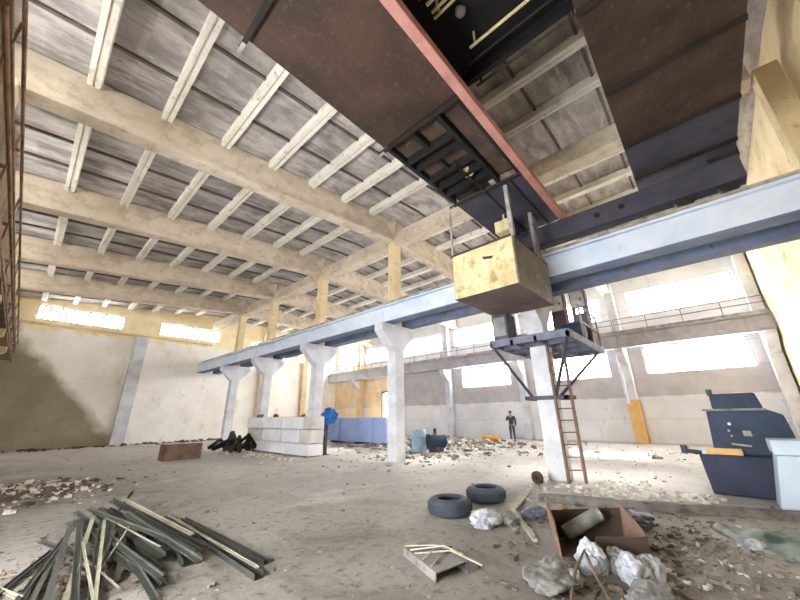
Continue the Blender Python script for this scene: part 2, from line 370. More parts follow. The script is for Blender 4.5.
def shell():
    m = MB(); m.box(XL - .4, XR + .4, YF - .4, YB + .4, -.3, 0); struct('floor', m, M['floor'])
    lower = [(-2.0, 2.3, 3.5, 4.98), (4.0, 8.1, 3.5, 4.98), (10.2, 14.1, 3.5, 4.98)]
    upper = [(-2.2, 2.4, 6.85, 8.3), (3.9, 8.3, 6.85, 8.3), (10.0, 14.5, 6.75, 8.2), (15.9, 20.2, 6.7, 8.1), (21.2, 25.4, 6.7, 8.0), (26.2, 29.6, 6.7, 7.9)]
    door_r = (21.3, 22.9, 0, 3.6)
    wall('wall_right', 'x', XR, .35, YF - .35, YB + .35, 10.0, lower + upper + [door_r], M['wall_right'])
    for h in lower: window('x', XR, .35, h, 4, 0, -1)
    for h in upper: window('x', XR, .35, h, 4, 0, -1)
    PORTALS.append(('x', XR + .37, door_r, -1))
    back = [(-.75, 3.65, 7.72, 8.7), (5.85, 10.2, 7.72, 8.72)]
    backr = [(13.0, 16.6, 6.9, 8.3), (18.0, 21.6, 6.9, 8.3)]
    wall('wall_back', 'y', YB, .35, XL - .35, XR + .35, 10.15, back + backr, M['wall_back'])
    for h in back: window('y', YB, .35, h, 16, 0, -1)
    for h in backr: window('y', YB, .35, h, 5, 1, -1)
    unseen_gate = (2.0, 6.2, 0, 3.6)  # unseen gate added on the left to let in fill daylight
    lw = [(5.4, 9.6, 6.9, 8.1), (11.4, 15.4, 6.9, 8.1), (17.6, 21.8, 6.9, 8.1), (23.0, 27.0, 6.9, 8.1)]
    wall('wall_left', 'x', XL, -.35, YF - .35, YB + .35, 9.3, [unseen_gate] + lw, M['wall_left'])
    for h in lw: window('x', XL, -.35, h, 16, 0, 1)
    PORTALS.append(('x', XL - .37, unseen_gate, 1))
    fr = []
    wall('wall_front', 'y', YF, -.35, XL - .35, XR + .35, 10.15, fr, M['wall_front'])
    for h in fr: window('y', YF, -.35, h, 6, 1, 1)
    # frame of the added unseen gate on the left, doorway frame on the right
    m = MB(); a = XL - .02
    m.box(a - .1, a + .06, unseen_gate[0] - .15, unseen_gate[0], 0, unseen_gate[3] + .15); m.box(a - .1, a + .06, unseen_gate[1], unseen_gate[1] + .15, 0, unseen_gate[3] + .15); m.box(a - .1, a + .06, unseen_gate[0], unseen_gate[1], unseen_gate[3], unseen_gate[3] + .15)
    struct('added_gate', m, M['rust'])
    m = MB(); a = XR + .02
    m.box(a - .1, a + .06, door_r[0] - .14, door_r[0], 0, door_r[3] + .14); m.box(a - .1, a + .06, door_r[1], door_r[1] + .14, 0, door_r[3] + .14); m.box(a - .1, a + .06, door_r[0], door_r[1], door_r[3], door_r[3] + .14)
    struct('door_2', m, M['rust_light'])
    # ceiling: sloping slabs with small cross ribs
    m = MB()
    for x0, x1 in ((XL - .35, XM), (XM, XR + .35)):
        m.prism([(x0, ceil_z(x0 + 1e-6)), (x1, ceil_z(x1 - 1e-6)), (x1, ceil_z(x1 - 1e-6) + .25), (x0, ceil_z(x0 + 1e-6) + .25)], 'y', YF - .35, YB + .35)
    m.cur = 1
    ys = YS + [YB]
    for k in range(len(ys) - 1):
        for j in (1, 2, 3):
            y = ys[k] + (ys[k + 1] - ys[k]) * j / 4
            for x0, x1 in ((XL, XM), (XM, XR)):
                z0, z1 = ceil_z(x0 + 1e-6), ceil_z(x1 - 1e-6)
                m.prism([(x0, z0 - .07), (x1, z1 - .07), (x1, z1 + .02), (x0, z0 + .02)], 'y', y - .035, y + .035)
    struct('ceiling', m, [M['slab'], M['shaded_rib']])
    # back-wall and right-wall pilasters, wall ledge
    n = 0
    def trim(mb, mat):
        nonlocal n
        n += 1; struct(f'trim_{n}', mb, mat, bevel=.015)
    m = MB(); m.box(4.45, 5.2, YB - .42, YB, 0, 7.3); trim(m, M['column_concrete'])
    m = MB(); m.box(XL, XM, YB - .12, YB, 7.34, 7.5); trim(m, M['upper_concrete'])
    for x in (14.0, 18.4):
        m = MB(); m.box(x, x + .5, YB - .4, YB, 0, 9.2); trim(m, M['upper_concrete'])
shell()

def beams():
    near = ['nearest the camera, over the crane', 'second from the camera', 'third from the camera', 'fourth from the camera', 'last before the end wall']
    for i, y in enumerate(YS[1:]):
        for side, x0, x1 in (('left', XL, XM - .05), ('right', XM + .05, XR)):
            t = thing('roof_beam', f'cream concrete roof beam across the {side} bay, {near[i]}', 'beam', ((x0 + x1) / 2, y, raf_z((x0 + x1) / 2)), 0, 'cream concrete beams carrying the roof')
            m = MB(); e = 1e-6
            m.prism([(x0, raf_z(x0 + e) + .16), (x1, raf_z(x1 - e) + .16), (x1, ceil_z(x1 - e) - .03), (x0, ceil_z(x0 + e) - .03)], 'y', y - .16, y + .16)
            m.build('web', M['beam_concrete'], t, .02)
            m = MB(); m.prism([(x0, raf_z(x0 + e)), (x1, raf_z(x1 - e)), (x1, raf_z(x1 - e) + .158), (x0, raf_z(x0 + e) + .158)], 'y', y - .23, y + .23)
            m.build('bottom_flange', M['beam_concrete'], t, .02)
    ys = YS + [YB]
    bay = ['over the crane', 'behind the crane, before the second roof beam', 'between second and third roof beams', 'between third and fourth roof beams', 'between fourth and last roof beams', 'beyond the last roof beam']
    for k in range(6):
        m = MB(); m.box(XM - .26, XM + .26, ys[k] + .25, ys[k + 1] - .25, 8.72, 9.3)
        one('ridge_beam', m, M['beam_concrete'], f'heavy cream concrete beam along the column line under the ridge, {bay[k]}', 'beam', 'concrete beams along the ridge', .025)
    xl = [-2.05, -.62, .8, 2.24, 3.68, 5.14, 6.6, 8.06]; xr = [11.3, 12.75, 14.2, 15.65, 17.1, 18.55, 20.0, 21.45]
    rb = ['near bay over the crane', 'before the second roof beam', 'before the third roof beam', 'before the fourth roof beam', 'before the last roof beam', 'against the end wall']
    for k in range(6):
        y0, y1 = ys[k] + .17, ys[k + 1] - .17
        for side, xs in (('left', xl), ('right', xr)):
            for i, x in enumerate(xs):
                z = ceil_z(x); m = MB()
                for dx in (-.068, .068):
                    m.prism([(x + dx - .05, z - .26), (x + dx + .05, z - .26), (x + dx + .062, z - .02), (x + dx - .062, z - .02)], 'y', y0, y1)
                m.box(x - .025, x + .025, y0, y1, z - .2, z - .02)
                src = 'left wall' if side == 'left' else 'ridge'
                one('roof_rib', m, M['rib_concrete'], f'pale roof rib, {ORD[i]} from the {src}, {rb[k]}', 'roof rib', 'pale ribs under the roof slabs')
beams()

def columns():
    names = ['cream concrete column in the front wall at far right under the runway', 'near concrete column carrying the steel platform and ladder',
             'pale concrete column standing alone in the middle of the floor', 'pale concrete column rising behind the white block stack, near end',
             'pale concrete column rising behind the white block stack, far end', 'last pale concrete column before the end wall']
    for i, y in enumerate(YS):
        t = thing('concrete_column', names[i], 'column', (XM, y, 0), 0, 'concrete columns in the middle row')
        hw = .23
        m = MB(); m.box(9.4, 9.9, y - hw, y + hw, 0, 5.06); m.build('shaft', M['column_concrete'], t, .03)
        for sg, xi in ((-1, 9.4), (1, 9.9)):
            m = MB(); xo = xi + sg * .72
            m.prism([(xi - sg * .02, 4.0), (xo, 4.75), (xo, 5.06), (xi - sg * .02, 5.06)], 'y', y - hw + .01, y + hw - .01)
            m.build('bracket', M['column_concrete'], t, .02)
        m = MB(); m.box(9.44, 9.86, y - .2, y + .2, 5.06, 8.92); m.build('upper_shaft', M['upper_concrete'], t, .02)
    # wall pilaster columns on the right
    rn = ['at far right beside the cream wall', 'with a yellow painted foot beside the right-hand windows', 'behind the leaning platform brace',
          'left of the standing person', 'at the edge of the warm light tint', 'far down the warm light tint']
    for i, y in enumerate((-2.6, 3.2, 9.2, 15.2, 20.7, 25.9)):
        t = thing('wall_column', f'grey concrete wall column on the window wall, {rn[i]}', 'column', (22.45, y, 0), 0, 'concrete columns along the window wall')
        m = MB(); m.box(22.25, 22.8, y - .22, y + .22, 0, 9.3); m.build('shaft', M['column_concrete'] if i < 4 else M['upper_concrete'], t, .02)
        m = MB(); m.prism([(22.27, 4.0), (21.55, 4.7), (21.55, 4.95), (22.27, 4.95)], 'y', y - .2, y + .2); m.build('bracket', M['column_concrete'], t, .02)
        if i == 1:
            m = MB(); m.box(22.2, 22.82, y - .27, y + .27, 0, 2.2); o = m.build('painted_foot', M['ochre'], t); o['label'] = 'yellow ochre painted foot'
            m = MB(); m.tube([(22.1, y + .2, 2.0), (22.1, y + .2, 5.2)], .07, 8); o = m.build('drain_pipe', M['block_white'], t); o['label'] = 'white drain pipe'
    ln = ['over the added gate', 'beside the camera', 'nearest in view, its head at the left edge', 'second in view at the left edge', 'third in view at the left edge', 'last before the end wall']
    for i, y in enumerate(YS):
        t = thing('wall_column', f'stained concrete wall column on the left wall, {ln[i]}', 'column', (-2.1, y, 0), 0, 'concrete columns along the left wall')
        if i == 1: continue
        m = MB(); m.box(-2.4, -1.85, y - .25, y + .25, 0, 7.7); m.build('shaft', M['upper_concrete'], t, .02)
        m = MB(); m.prism([(-1.87, 4.2), (-1.12, 4.75), (-1.12, 5.0), (-1.87, 5.0)], 'y', y - .22, y + .22); m.build('bracket', M['upper_concrete'], t, .02)
        m = MB(); m.box(-2.4, -1.55, y - .34, y + .34, 7.7, 8.0); m.build('head', M['upper_concrete'], t, .03)
    for o in [o for o in bpy.data.objects if o.get('label', '').endswith('left wall, beside the camera')]: bpy.data.objects.remove(o)
columns()

def runways():
    ys = YS + [YB]
    spans = ['nearest span at far right', 'span passing the crane cab', 'second span beyond the cab', 'third span beyond the cab', 'fourth span beyond the cab', 'last span to the end wall']
    def girder(xc, y0, y1, z0, z1, lab, mats_, group, hw=.2, under=None):
        t = thing('runway_girder', lab, 'girder', (xc, (y0 + y1) / 2, z0), 0, group)
        m = MB()
        m.prism([(xc - hw, z0 + .05), (xc + hw, z0 + .05), (xc + hw, z1 - .12), (xc + hw - .05, z1 - .12), (xc + hw - .05, z1 - .06), (xc - hw + .05, z1 - .06), (xc - hw + .05, z1 - .12), (xc - hw, z1 - .12)], 'y', y0, y1); m.build('beam', mats_, t)
        m = MB(); m.box(xc - hw - .012, xc + hw + .012, y0, y1, z0, z0 + .05); o = m.build('bottom_flange', under or mats_, t)
        if under: o['label'] = 'bottom flange in slate blue with underside shade painted in'
        m = MB(); m.box(xc - hw - .07, xc + hw + .07, y0, y1, z1 - .06, z1); m.build('top_flange', mats_, t)
        return t
    for k in range(6):
        y0, y1 = (ys[k] if k else YF + .02) + .012, ys[k + 1] - .012
        girder(9.15, y0, y1, 5.07, 5.8, f'light blue runway girder on the column brackets, hall side, {spans[k]}', M['blue_steel'], 'light blue runway girders facing the camera', .2, M['shaded_blue_steel'])
        girder(10.3, y0, y1, 5.07, 5.8, f'slate blue runway girder behind the front one, {spans[k]}', M['shaded_blue_steel'], 'slate blue runway girders behind the columns')  # rear girder also gets the blue with shade painted in
        girder(-1.3, y0, y1, 5.02, 5.8, f'rusty crane runway girder on the left wall, {ORD[k]} span from the camera', M['tan_rust'], 'rusty runway girders on the left wall', .17)
    yr = [YF + .02, 3.2, 9.2, 15.2, 20.7, 25.9, YB - .02]
    for k in range(6):
        t = girder(21.95, yr[k] + .012, yr[k + 1] - .012, 4.97, 5.75, f'grey blue crane runway girder along the window wall, {ORD[k]} span from the right', M['grey_paint'], 'runway girders along the window wall')
        m = MB(); a, b = yr[k] + .05, yr[k + 1] - .05
        for z in (6.25, 6.55): m.tube([(21.62, a, z), (21.62, b, z)], .025, 6)
        for j in range(5):
            y = a + (b - a) * j / 4; m.tube([(21.62, y, 5.74), (21.62, y, 6.55)], .022, 6)
        m.build('handrail', M['grey_steel'], t)
    for nm, x in (('on the light blue girder facing the camera', 9.15), ('on the slate blue girder behind the columns', 10.3), ('on the rusty left girder', -1.3), ('on the window wall girder', 21.95)):
        zt = 5.75 if x > 20 else 5.8
        m = MB(); m.profile((x, YF + .05, zt), (x, YB - .05, zt), [(-.09, 0), (.09, 0), (.09, .02), (.03, .05), (.03, .13), (.055, .15), (.055, .2), (-.055, .2), (-.055, .15), (-.03, .13), (-.03, .05), (-.09, .02)])
        one('crane_rail', m, M['rail_steel'], f'long steel crane rail {nm}', 'rail', 'crane rails')
    # rust-red conductor bars and their lattice along the left girder
    t = thing('conductor_rack', 'thin rusty conductor bars on light uprights along the left wall', 'bus bar', (-1.03, 15, 5))
    for z in (4.9, 5.45, 6.0):
        m = MB(); m.tube([(-1.03, 4.2, z), (-1.03, YB - .1, z)], .024, 6); m.build('bar', M['rust_bar'], t)
    y = 5.0
    while y < YB - 1:
        m = MB(); m.bar((-1.06, y, 4.85), (-1.06, y, 6.05), .03); m.build('upright', M['rust_bar'], t); m = MB(); m.bar((-1.135, y, 5.4), (-1.05, y, 5.4), .05); m.build('bracket', M['rust_bar'], t); y += 2.4
runways()

# ------------------------------------------------------------------ travelling crane with its cab
def crane():
    zb = 6.8
    t = thing('overhead_crane', 'brown steel overhead travelling crane bridge spanning the left bay, cab hung below', 'crane', (4, 1.2, 6.0))
    # left (far) girder: walkway plates, framed bay, box girder
    def plate(name, x0, x1, y0, y1, mat, lab=None, th=.06, z=zb):
        m = MB(); m.box(x0, x1, y0, y1, z, z + th); o = m.build(name, mat, t)
        if lab: o['label'] = lab
        return o
    xs = [-.9, .94, 3.83, 6.44, 9.15]
    for i in range(4):
        mat = [M['crane_plate'], M['crane_plate'], M['crane_dark'], M['crane_blue']][i]
        plate('floor_plate', xs[i] + .03, xs[i + 1] - .03, 2.02, 3.8, mat, None, .05, zb + (.18 if i == 2 else .03))
    # framing seen in the open compartment
    m = MB()
    for y0, y1 in ((2.02, 2.1), (2.5, 2.6), (3.72, 3.8)): m.box(3.86, 6.4, y0, y1, zb, zb + .2)
    for x in (4.45, 4.75, 5.25, 5.6, 5.95): m.box(x, x + .09, 2.6, 3.72, zb, zb + .2)
    m.box(3.86, 4.45, 3.1, 3.2, zb, zb + .2); m.box(4.84, 5.25, 3.15, 3.22, zb, zb + .2)
    m.build('floor_framing', M['crane_black'], t)
    for (x0, x1, y0, y1) in ((3.9, 4.42, 3.22, 3.7), (3.9, 4.42, 2.62, 3.05), (4.86, 5.22, 2.65, 3.68), (3.9, 6.3, 2.12, 2.46)):
        plate('hatch_plate', x0, x1, y0, y1, M['rust'], 'rusty brown hatch plate', .02, zb + .12)
    m = MB(); m.box(6.5, 9.1, 2.3, 2.34, zb - .01, zb + .03); m.box(5.05, 9.1, 2.95, 2.99, zb + .0, zb + .03); m.build('seam_strip', M['crane_dark'], t)
    m = MB(); m.blob((5.7, 2.95, zb + .1), .13, 3, .1); m.build('lamp_cover', M['pale_pipe'], t)
    for x in xs[1:4]:
        m = MB(); m.box(x - .035, x + .035, 1.98, 3.95, zb - .05, zb + .0); m.build('cross_angle', M['crane_dark'], t); m = MB(); m.box(x - .03, x + .03, 3.82, 3.99, zb - .06, zb - .05); m.box(x - .03, x + .03, 3.82, 3.86, zb - .05, zb + .2); m.build('bracket_plate', M['rail_steel'], t)
    m = MB(); m.box(-1.2, 9.25, 3.3, 3.8, zb + .24, zb + 1.1); m.build('box_girder', M['crane_plate'], t)
    m = MB(); m.box(-1.2, 9.3, 1.84, 2.0, zb - .08, zb + .1); m.build('edge_beam', M['red_paint'], t, .01)['label'] = 'faded red edge beam'
    # right (near) girder
    xr = [-1.0, 1.9, 3.9, 5.56, 7.2, 8.5, 9.2]
    for i in range(6):
        plate('floor_plate', xr[i] + .02, xr[i + 1] - .02, -1.62, .14, [M['crane_plate'], M['crane_plate'], M['crane_plate'], M['crane_plate'], M['crane_blue'], M['crane_blue']][i], None, .05, zb + .03)
    for x in xr[1:6]:
        m = MB(); m.box(x - .035, x + .035, -1.62, .14, zb - .035, zb + .03); m.build('cross_angle', M['crane_dark'], t)
    m = MB(); m.box(-1.2, 9.25, -1.55, -1.05, zb + .1, zb + 1.1); m.build('box_girder', M['crane_plate'], t)
    m = MB()
    for z in (zb + .6, zb + 1.1): m.tube([(-1, 0.1, z), (9.1, .1, z)], .02, 6)
    for k in range(10): m.tube([(-1 + k * 1.12, .1, zb + .05), (-1 + k * 1.12, .1, zb + 1.1)], .018, 6)
    m.build('handrail', M['crane_dark'], t)
    # end carriages with wheels
    for xc, lab in ((9.15, 'at the runway girder'), (-1.3, 'at the left wall')):
        m = MB(); m.box(xc - .2, xc + .2, -1.62, 4.1, 6.16, 6.72); o = m.build('end_carriage', M['crane_blue'], t, .02)
        for y in (-1.35, -.6, 2.9, 3.7):
            w = MB(); n = 20
            for sx in (-.07, .07):
                pass
            w.tube([(xc - .07, y, 6.19), (xc + .07, y, 6.19)], .19, 20); w.build('wheel', M['crane_dark'], o)
        if xc > 0:
            for y in (.55, 1.1):
                w = MB(); w.tube([(xc - .225, y, 6.45), (xc - .19, y, 6.45)], .07, 14); w.build('access_hole', M['crane_black'], o)
    for y0 in (-1.4, 3.5):
        for xc in (-1.3, 9.15):
            m = MB(); m.box(xc - .18, xc + .18, y0 - .25, y0 + .25, 6.72, 7.2); m.build('girder_seat', M['crane_dark'], t)
    # ---- cab
    x0, x1, y0, y1, z0, z1 = 6.65, 8.82, 2.52, 4.12, 4.28, 5.44
    m = MB(); m.box(x0, x1, y0, y1, z0, z0 + .06); cab = m.build('cab', M['cab_under'], t); cab['label'] = 'open-topped operator cab of stained cream sheet'
    def pane(nm, a, mat, lab=None):
        q = MB(); q.box(*a); o = q.build(nm, mat, cab)
        if lab: o['label'] = lab
    pane('front_panel', (x0 - .03, x0, y0, y1, z0, z1), M['cab_cream'], 'yellowed cream front panel')
    pane('side_panel', (x0, x1, y0 - .03, y0, z0, z1), M['cab_grey'], 'grey side panel')
    pane('side_panel', (x0, x1, y1, y1 + .03, z0, z1), M['cab_grey'])
    pane('rear_panel', (x1, x1 + .03, y0, y1, z0, z1), M['cab_grey'])
    q = MB()
    for yy in (y0, y1 + .03): q.bar((x0 - .015, yy, z1 + .02), (x1 + .015, yy, z1 + .02), .06, .05)
    for xx in (x0 - .015, x1 + .015): q.bar((xx, y0, z1 + .02), (xx, y1, z1 + .02), .06, .05)
    q.build('top_rail', M['rust'], cab)
    for (px, py, w, mm) in ((6.66, 2.5, .09, M['rail_steel']), (6.66, 4.12, .04, M['rail_steel']), (8.2, 2.52, .09, M['grey_steel']), (8.45, 2.52, .06, M['grey_steel']), (8.8, 4.1, .07, M['grey_steel'])):
        q = MB(); q.bar((px, py, z1), (px, py, zb + .02), w); q.build('hanger_post', mm, cab)
    q = MB(); q.box(7.55, 8.0, 2.9, 3.3, 6.2, 6.55); q.bar((7.78, 3.1, 6.55), (7.78, 3.1, 6.85), .06); q.build('control_box', M['cab_cream'], cab, .03)
    q = MB(); q.box(7.6, 8.1, 3.1, 3.55, z0 + .06, z0 + .5); q.box(8.02, 8.1, 3.1, 3.55, z0 + .5, z0 + 1.0); q.build('operator_seat', M['dark_steel'], cab, .03)
    q = MB(); q.add([(x0 - .034, y, z) for y, z in ((3.0, 5.1), (3.3, 5.17), (3.25, 5.08), (3.05, 5.04))], [(0, 1, 2, 3)]); q.build('worn_patch', M['crane_plate'], cab)
    # ---- trolley
    c = thing('crane_trolley', 'black hoist trolley with rods and pipes sitting between the crane girders at top', 'crane trolley', (3.4, 1.0, 7.5))
    m = MB(); m.box(2.5, 4.45, -.9, 3.2, 7.9, 8.0); m.build('deck', M['crane_black'], c)
    m = MB()
    for y in (-.9, 3.1): m.box(2.5, 4.45, y, y + .12, 7.86, 8.05)
    for x in (2.5, 4.37): m.box(x, x + .1, -.9, 3.2, 7.7, 7.9)
    m.build('frame', M['crane_black'], c)
    m = MB(); m.tube([(2.7, .75, 8.25), (4.2, .75, 8.25)], .28, 20); m.build('rope_drum', M['crane_dark'], c)
    m = MB(); m.box(2.75, 3.5, 1.3, 1.9, 8.0, 8.6); m.build('motor', M['crane_black'], c, .05)
    for (a, b, r) in (((2.62, 1.9, 7.65), (2.62, .3, 7.65), .05), ((2.78, 1.85, 7.62), (2.78, .1, 7.62), .03), ((2.92, 1.85, 7.62), (2.92, .1, 7.62), .025), ((3.78, 1.68, 7.6), (3.78, .0, 7.6), .026), ((3.05, 1.9, 7.7), (3.05, .2, 7.7), .025), ((4.1, 1.9, 7.72), (4.1, .1, 7.72), .022), ((4.49, 1.95, 7.6), (4.49, .1, 7.6), .02)):
        m = MB(); m.tube([a, b], r, 8); m.tube([(a[0], a[1] - .1, a[2]), (a[0], a[1] - .1, 7.9)], .02, 6); m.tube([(b[0], b[1] + .1, b[2]), (b[0], b[1] + .1, 7.9)], .02, 6); m.build('rod', M['pale_pipe'] if r > .024 else M['crane_dark'], c)
    m = MB(); m.blob((3.3, 1.55, 7.78), .085, 4, .15); m.build('pulley_block', M['grey_steel'], c)
    for x, y in ((2.7, 3.25), (4.3, 3.25), (2.7, -1.2), (4.3, -1.2)):
        m = MB(); m.tube([(x, y + .0, 8.08), (x, y + .1, 8.08)], .16, 16); m.bar((x, y, 8.0), (x, 3.0 if y > 0 else -.8, 7.96), .08); m.build('wheel', M['crane_dark'], c)
crane()

# ------------------------------------------------------------------ steel service platform on the near column
def platform():
    t = thing('service_platform', 'grey steel service platform bracketed round the near column, with ladder', 'platform', (9.6, 3.3, 3.4))
    z = 3.5; x0, x1, y0, y1 = 8.55, 12.2, 2.2, 4.3
    m = MB()
    m.box(x0, 9.36, y0, y1, z, z + .05); m.box(9.94, x1, y0, y1, z, z + .05); m.box(9.36, 9.94, y0, 3.05, z, z + .05); m.box(9.36, 9.94, 3.55, y1, z, z + .05)
    m.build('deck', M['platform_steel'], t)
    m = MB()
    for y in (y0, 2.98, 3.62, y1 - .08): m.box(x0, x1, y, y + .08, z - .14, z)
    for x in (x0, 9.25, 9.97, 11.0, x1 - .08): m.box(x, x + .08, y0, y1, z - .14, z)
    m.build('frame', M['platform_steel'], t)
    for (a, b) in (((8.6, 4.25, 3.4), (9.35, 3.6, 2.0)), ((8.6, 2.25, 3.4), (9.35, 3.0, 2.0)), ((11.9, 2.3, 3.4), (9.95, 3.1, 2.0)), ((11.9, 4.2, 3.4), (9.95, 3.5, 2.0))):
        m = MB(); m.bar(a, b, .06, .06); m.build('brace', M['dark_steel'], t)
    m = MB(); m.box(9.28, 9.36, 2.7, 3.8, 1.93, 2.03); m.box(9.94, 10.02, 2.7, 3.8, 1.93, 2.03); m.box(9.28, 10.02, 2.7, 2.78, 1.93, 2.03); m.box(9.28, 10.02, 3.72, 3.8, 1.93, 2.03)
    m.build('column_clamp', M['dark_steel'], t)
    # railing at the end, tilted
    m = MB()
    for y in (y0 + .05, 3.2, y1 - .05): m.bar((x1 - .05, y, z + .05), (x1 - .05, y, z + 1.05), .05)
    for zz in (z + .55, z + 1.05): m.bar((x1 - .05, y0 + .05, zz), (x1 - .05, y1 - .05, zz), .05)
    for x in (10.2, 11.2): m.bar((x, y0 + .05, z + .05), (x, y0 + .05, z + 1.05), .05)
    for zz in (z + .55, z + 1.05): m.bar((10.2, y0 + .05, zz), (x1 - .05, y0 + .05, zz), .05)
    m.build('railing', M['grey_steel'], t)
    l = thing('steel_ladder', 'rusty brown steel ladder rising from the floor to the service platform', 'ladder', (9.5, 2.65, 0))
    for (a, b) in (((9.28, 3.0, 0), (9.22, 2.98, 3.4)), ((9.5, 2.68, 0), (9.44, 2.64, 3.4))):
        m = MB(); m.bar(a, b, .075, .06); m.build('stile', M['rust_light'], l)
    for k in range(1, 12):
        f = k / 12; m = MB()
        m.tube([(9.28 - .06 * f, 3.0 - .02 * f, 3.4 * f), (9.5 - .06 * f, 2.68 - .04 * f, 3.4 * f)], .016, 6); m.build('rung', M['rust_light'], l)
    # gear standing on the platform
    def gear(nm, lab, cat, parts):
        g = thing(nm, lab, cat, parts[0][1])
        for pn, _, mb, mat in parts: mb.build(pn, mat, g, .015)
    zt = z + .05
    m = MB(); m.tube([(10.7, 2.3, zt + .36), (10.7, 2.9, zt + .36)], .26, 20); m2 = MB(); m2.box(10.5, 10.9, 2.35, 2.85, zt, zt + .2); m3 = MB(); m3.tube([(10.7, 2.9, zt + .36), (10.7, 3.05, zt + .36)], .06, 10)
    gear('electric_motor', 'blue electric motor standing on the service platform', 'motor', [('body', (10.7, 2.6, zt), m, M['machine_blue']), ('foot', 0, m2, M['dark_steel']), ('shaft', 0, m3, M['rail_steel'])])
    m = MB(); m.box(9.98, 10.5, 3.65, 4.15, zt, zt + .32); m2 = MB(); m2.box(9.95, 10.53, 3.62, 4.18, zt + .32, zt + .38)
    gear('tool_chest', 'tan wooden box on the service platform behind the column', 'box', [('body', (10.2, 3.9, zt), m, M['wood_brown']), ('lid', 0, m2, M['wood'])])
    for i, (x, y, lab) in enumerate(((11.5, 2.3, 'pale pink switch cabinet on the right end of the service platform'), (11.5, 2.95, 'pale pink switch cabinet left of its twin on the service platform'))):
        m = MB(); m.box(x, x + .35, y, y + .45, zt, zt + 1.9); m2 = MB(); m2.box(x - .02, x, y + .03, y + .42, zt + 1.3, zt + 1.85); m3 = MB(); m3.box(x - .05, x - .02, y + .1, y + .14, zt + 1.5, zt + 1.6)
        gear('switch_cabinet', lab, 'cabinet', [('body', (x, y, zt), m, M['cab_under']), ('door', 0, m2, M['plaster_bits']), ('handle', 0, m3, M['dark_steel'])])
    m = MB(); m.box(8.62, 9.2, 3.75, 4.2, zt, zt + .75); m2 = MB(); m2.box(8.59, 8.62, 3.8, 4.15, zt + .1, zt + .65)
    gear('control_cabinet', 'dark grey control cabinet on the left end of the service platform', 'cabinet', [('body', (8.9, 4, zt), m, M['dark_steel']), ('door', 0, m2, M['grey_steel'])])
    # small glowing box on a pole
    g = thing('glowing_box', 'small glowing white box on a pole beside the service platform motor', 'lamp', (10.4, 2.26, zt))
    m = MB(); m.bar((10.38, 2.26, zt), (10.38, 2.26, zt + .75), .04); m.build('pole', M['dark_steel'], g)
    m = MB(); m.box(10.3, 10.44, 2.16, 2.36, zt + .75, zt + .93); m.build('housing', M['dark_steel'], g)
    m = MB(); m.box(10.285, 10.3, 2.17, 2.35, zt + .76, zt + .92); o = m.build('lens', M['white_glow'], g); o['label'] = 'glowing white front'
platform()

# ------------------------------------------------------------------ things on the floor
def tyre(x, y, lab, rz):
    t = thing('tyre', lab, 'tyre', (x, y, 0), rz, 'old tyres lying on the floor')
    w, R, r = .25, .37, .2
    prof = [(r, .03), (r + .03, .0), (R - .08, .0), (R - .02, .03), (R, .07), (R, w - .07), (R - .02, w - .03), (R - .08, w), (r + .03, w), (r, w - .03), (r + .02, w - .05), (R - .06, w - .03), (R - .045, .13), (R - .06, .03), (r + .02, .05)]
    m = MB(); m.lathe(prof, (x, y, 0), 40, True); m.build('carcass', M['rubber'], t)
    m = MB()
    for k in range(40):
        a = 2 * math.pi * k / 40
        for zz, s in ((.08, 1), (.13, -1)):
            p = Vector((x + (R + .001) * math.cos(a), y + (R + .001) * math.sin(a), zz)); q = Vector((x + (R + .001) * math.cos(a + s * .07), y + (R + .001) * math.sin(a + s * .07), zz + .045))
            m.bar(p, q, .02, .035)
    m.build('tread', M['rubber'], t)
tyre(5.36, 3.76, 'dark rubber tyre lying flat, nearer and left of the pair', .2)
tyre(6.55, 3.72, 'dark rubber tyre lying flat, farther and right of the pair', 1)

def bag(name, x, y, r, seed, lab, cat, mat, sq=(1, 1, .8), amp=.3, group=None):
    m = MB(); m.blob((x, y, r * sq[2] * .6), r, seed, amp, 1.5, 5, True, sq)
    o = one(name, m, M[mat], lab, cat, group)
    c = Vector((x, y, 0))                                   # creases of crumpled film
    for v in o.data.vertices:
        d = (v.co - c); n = d.normalized(); q = d / r * 2.1 + Vector((seed * 3.1, seed, 0))
        k = noise.ridged_multi_fractal(q, 1.0, 2.1, 3, 1.0, 2.0) - 1.0
        if v.co.z > .004: v.co += n * r * .11 * k
        v.co.z = max(v.co.z, 0)
    return o
bag('plastic_bag', 5.2, 3.0, .21, 3, 'crumpled white plastic bag beside the nearer tyre', 'bag', 'white_bag', (1.3, 1, .6))
bag('plastic_bag', 4.5, 1.36, .15, 5, 'white plastic bag, left of the two leaning on the rusty box', 'bag', 'white_bag', (1, 1, 1.1))
bag('plastic_bag', 4.66, 1.16, .12, 22, 'small grey white bag standing between the two white bags', 'bag', 'grey_bag', (1, 1, 1.1))
bag('plastic_bag', 4.52, .98, .15, 8, 'white plastic bag, right of the two in front of the rusty box', 'bag', 'white_bag', (1.0, .9, 1))
bag('plastic_bag', 4.68, .86, .11, 9, 'small pale bag against the right end of the rusty box', 'bag', 'white_bag', (1, 1, 1.3))
bag('rubbish_sack', 3.95, 1.58, .25, 12, 'torn grey sack spilling scraps at the bottom of the picture', 'sack', 'grey_bag', (1.35, .9, .45))
bag('plastic_bag', 4.02, 1.42, .08, 32, 'small white bag lying on the edge of the torn grey sack', 'bag', 'white_bag', (1, 1, 1.2))
bag('rubbish_sack', 4.08, .78, .2, 15, 'pale crumpled sack at the bottom edge right of the torn grey sack', 'sack', 'grey_bag', (1.5, .9, .5))
bag('rag_bundle', 5.45, 2.72, .12, 18, 'brown rag bundle tucked against the white bag by the tyres', 'rag', 'grey_bag', (1.2, 1, .6))
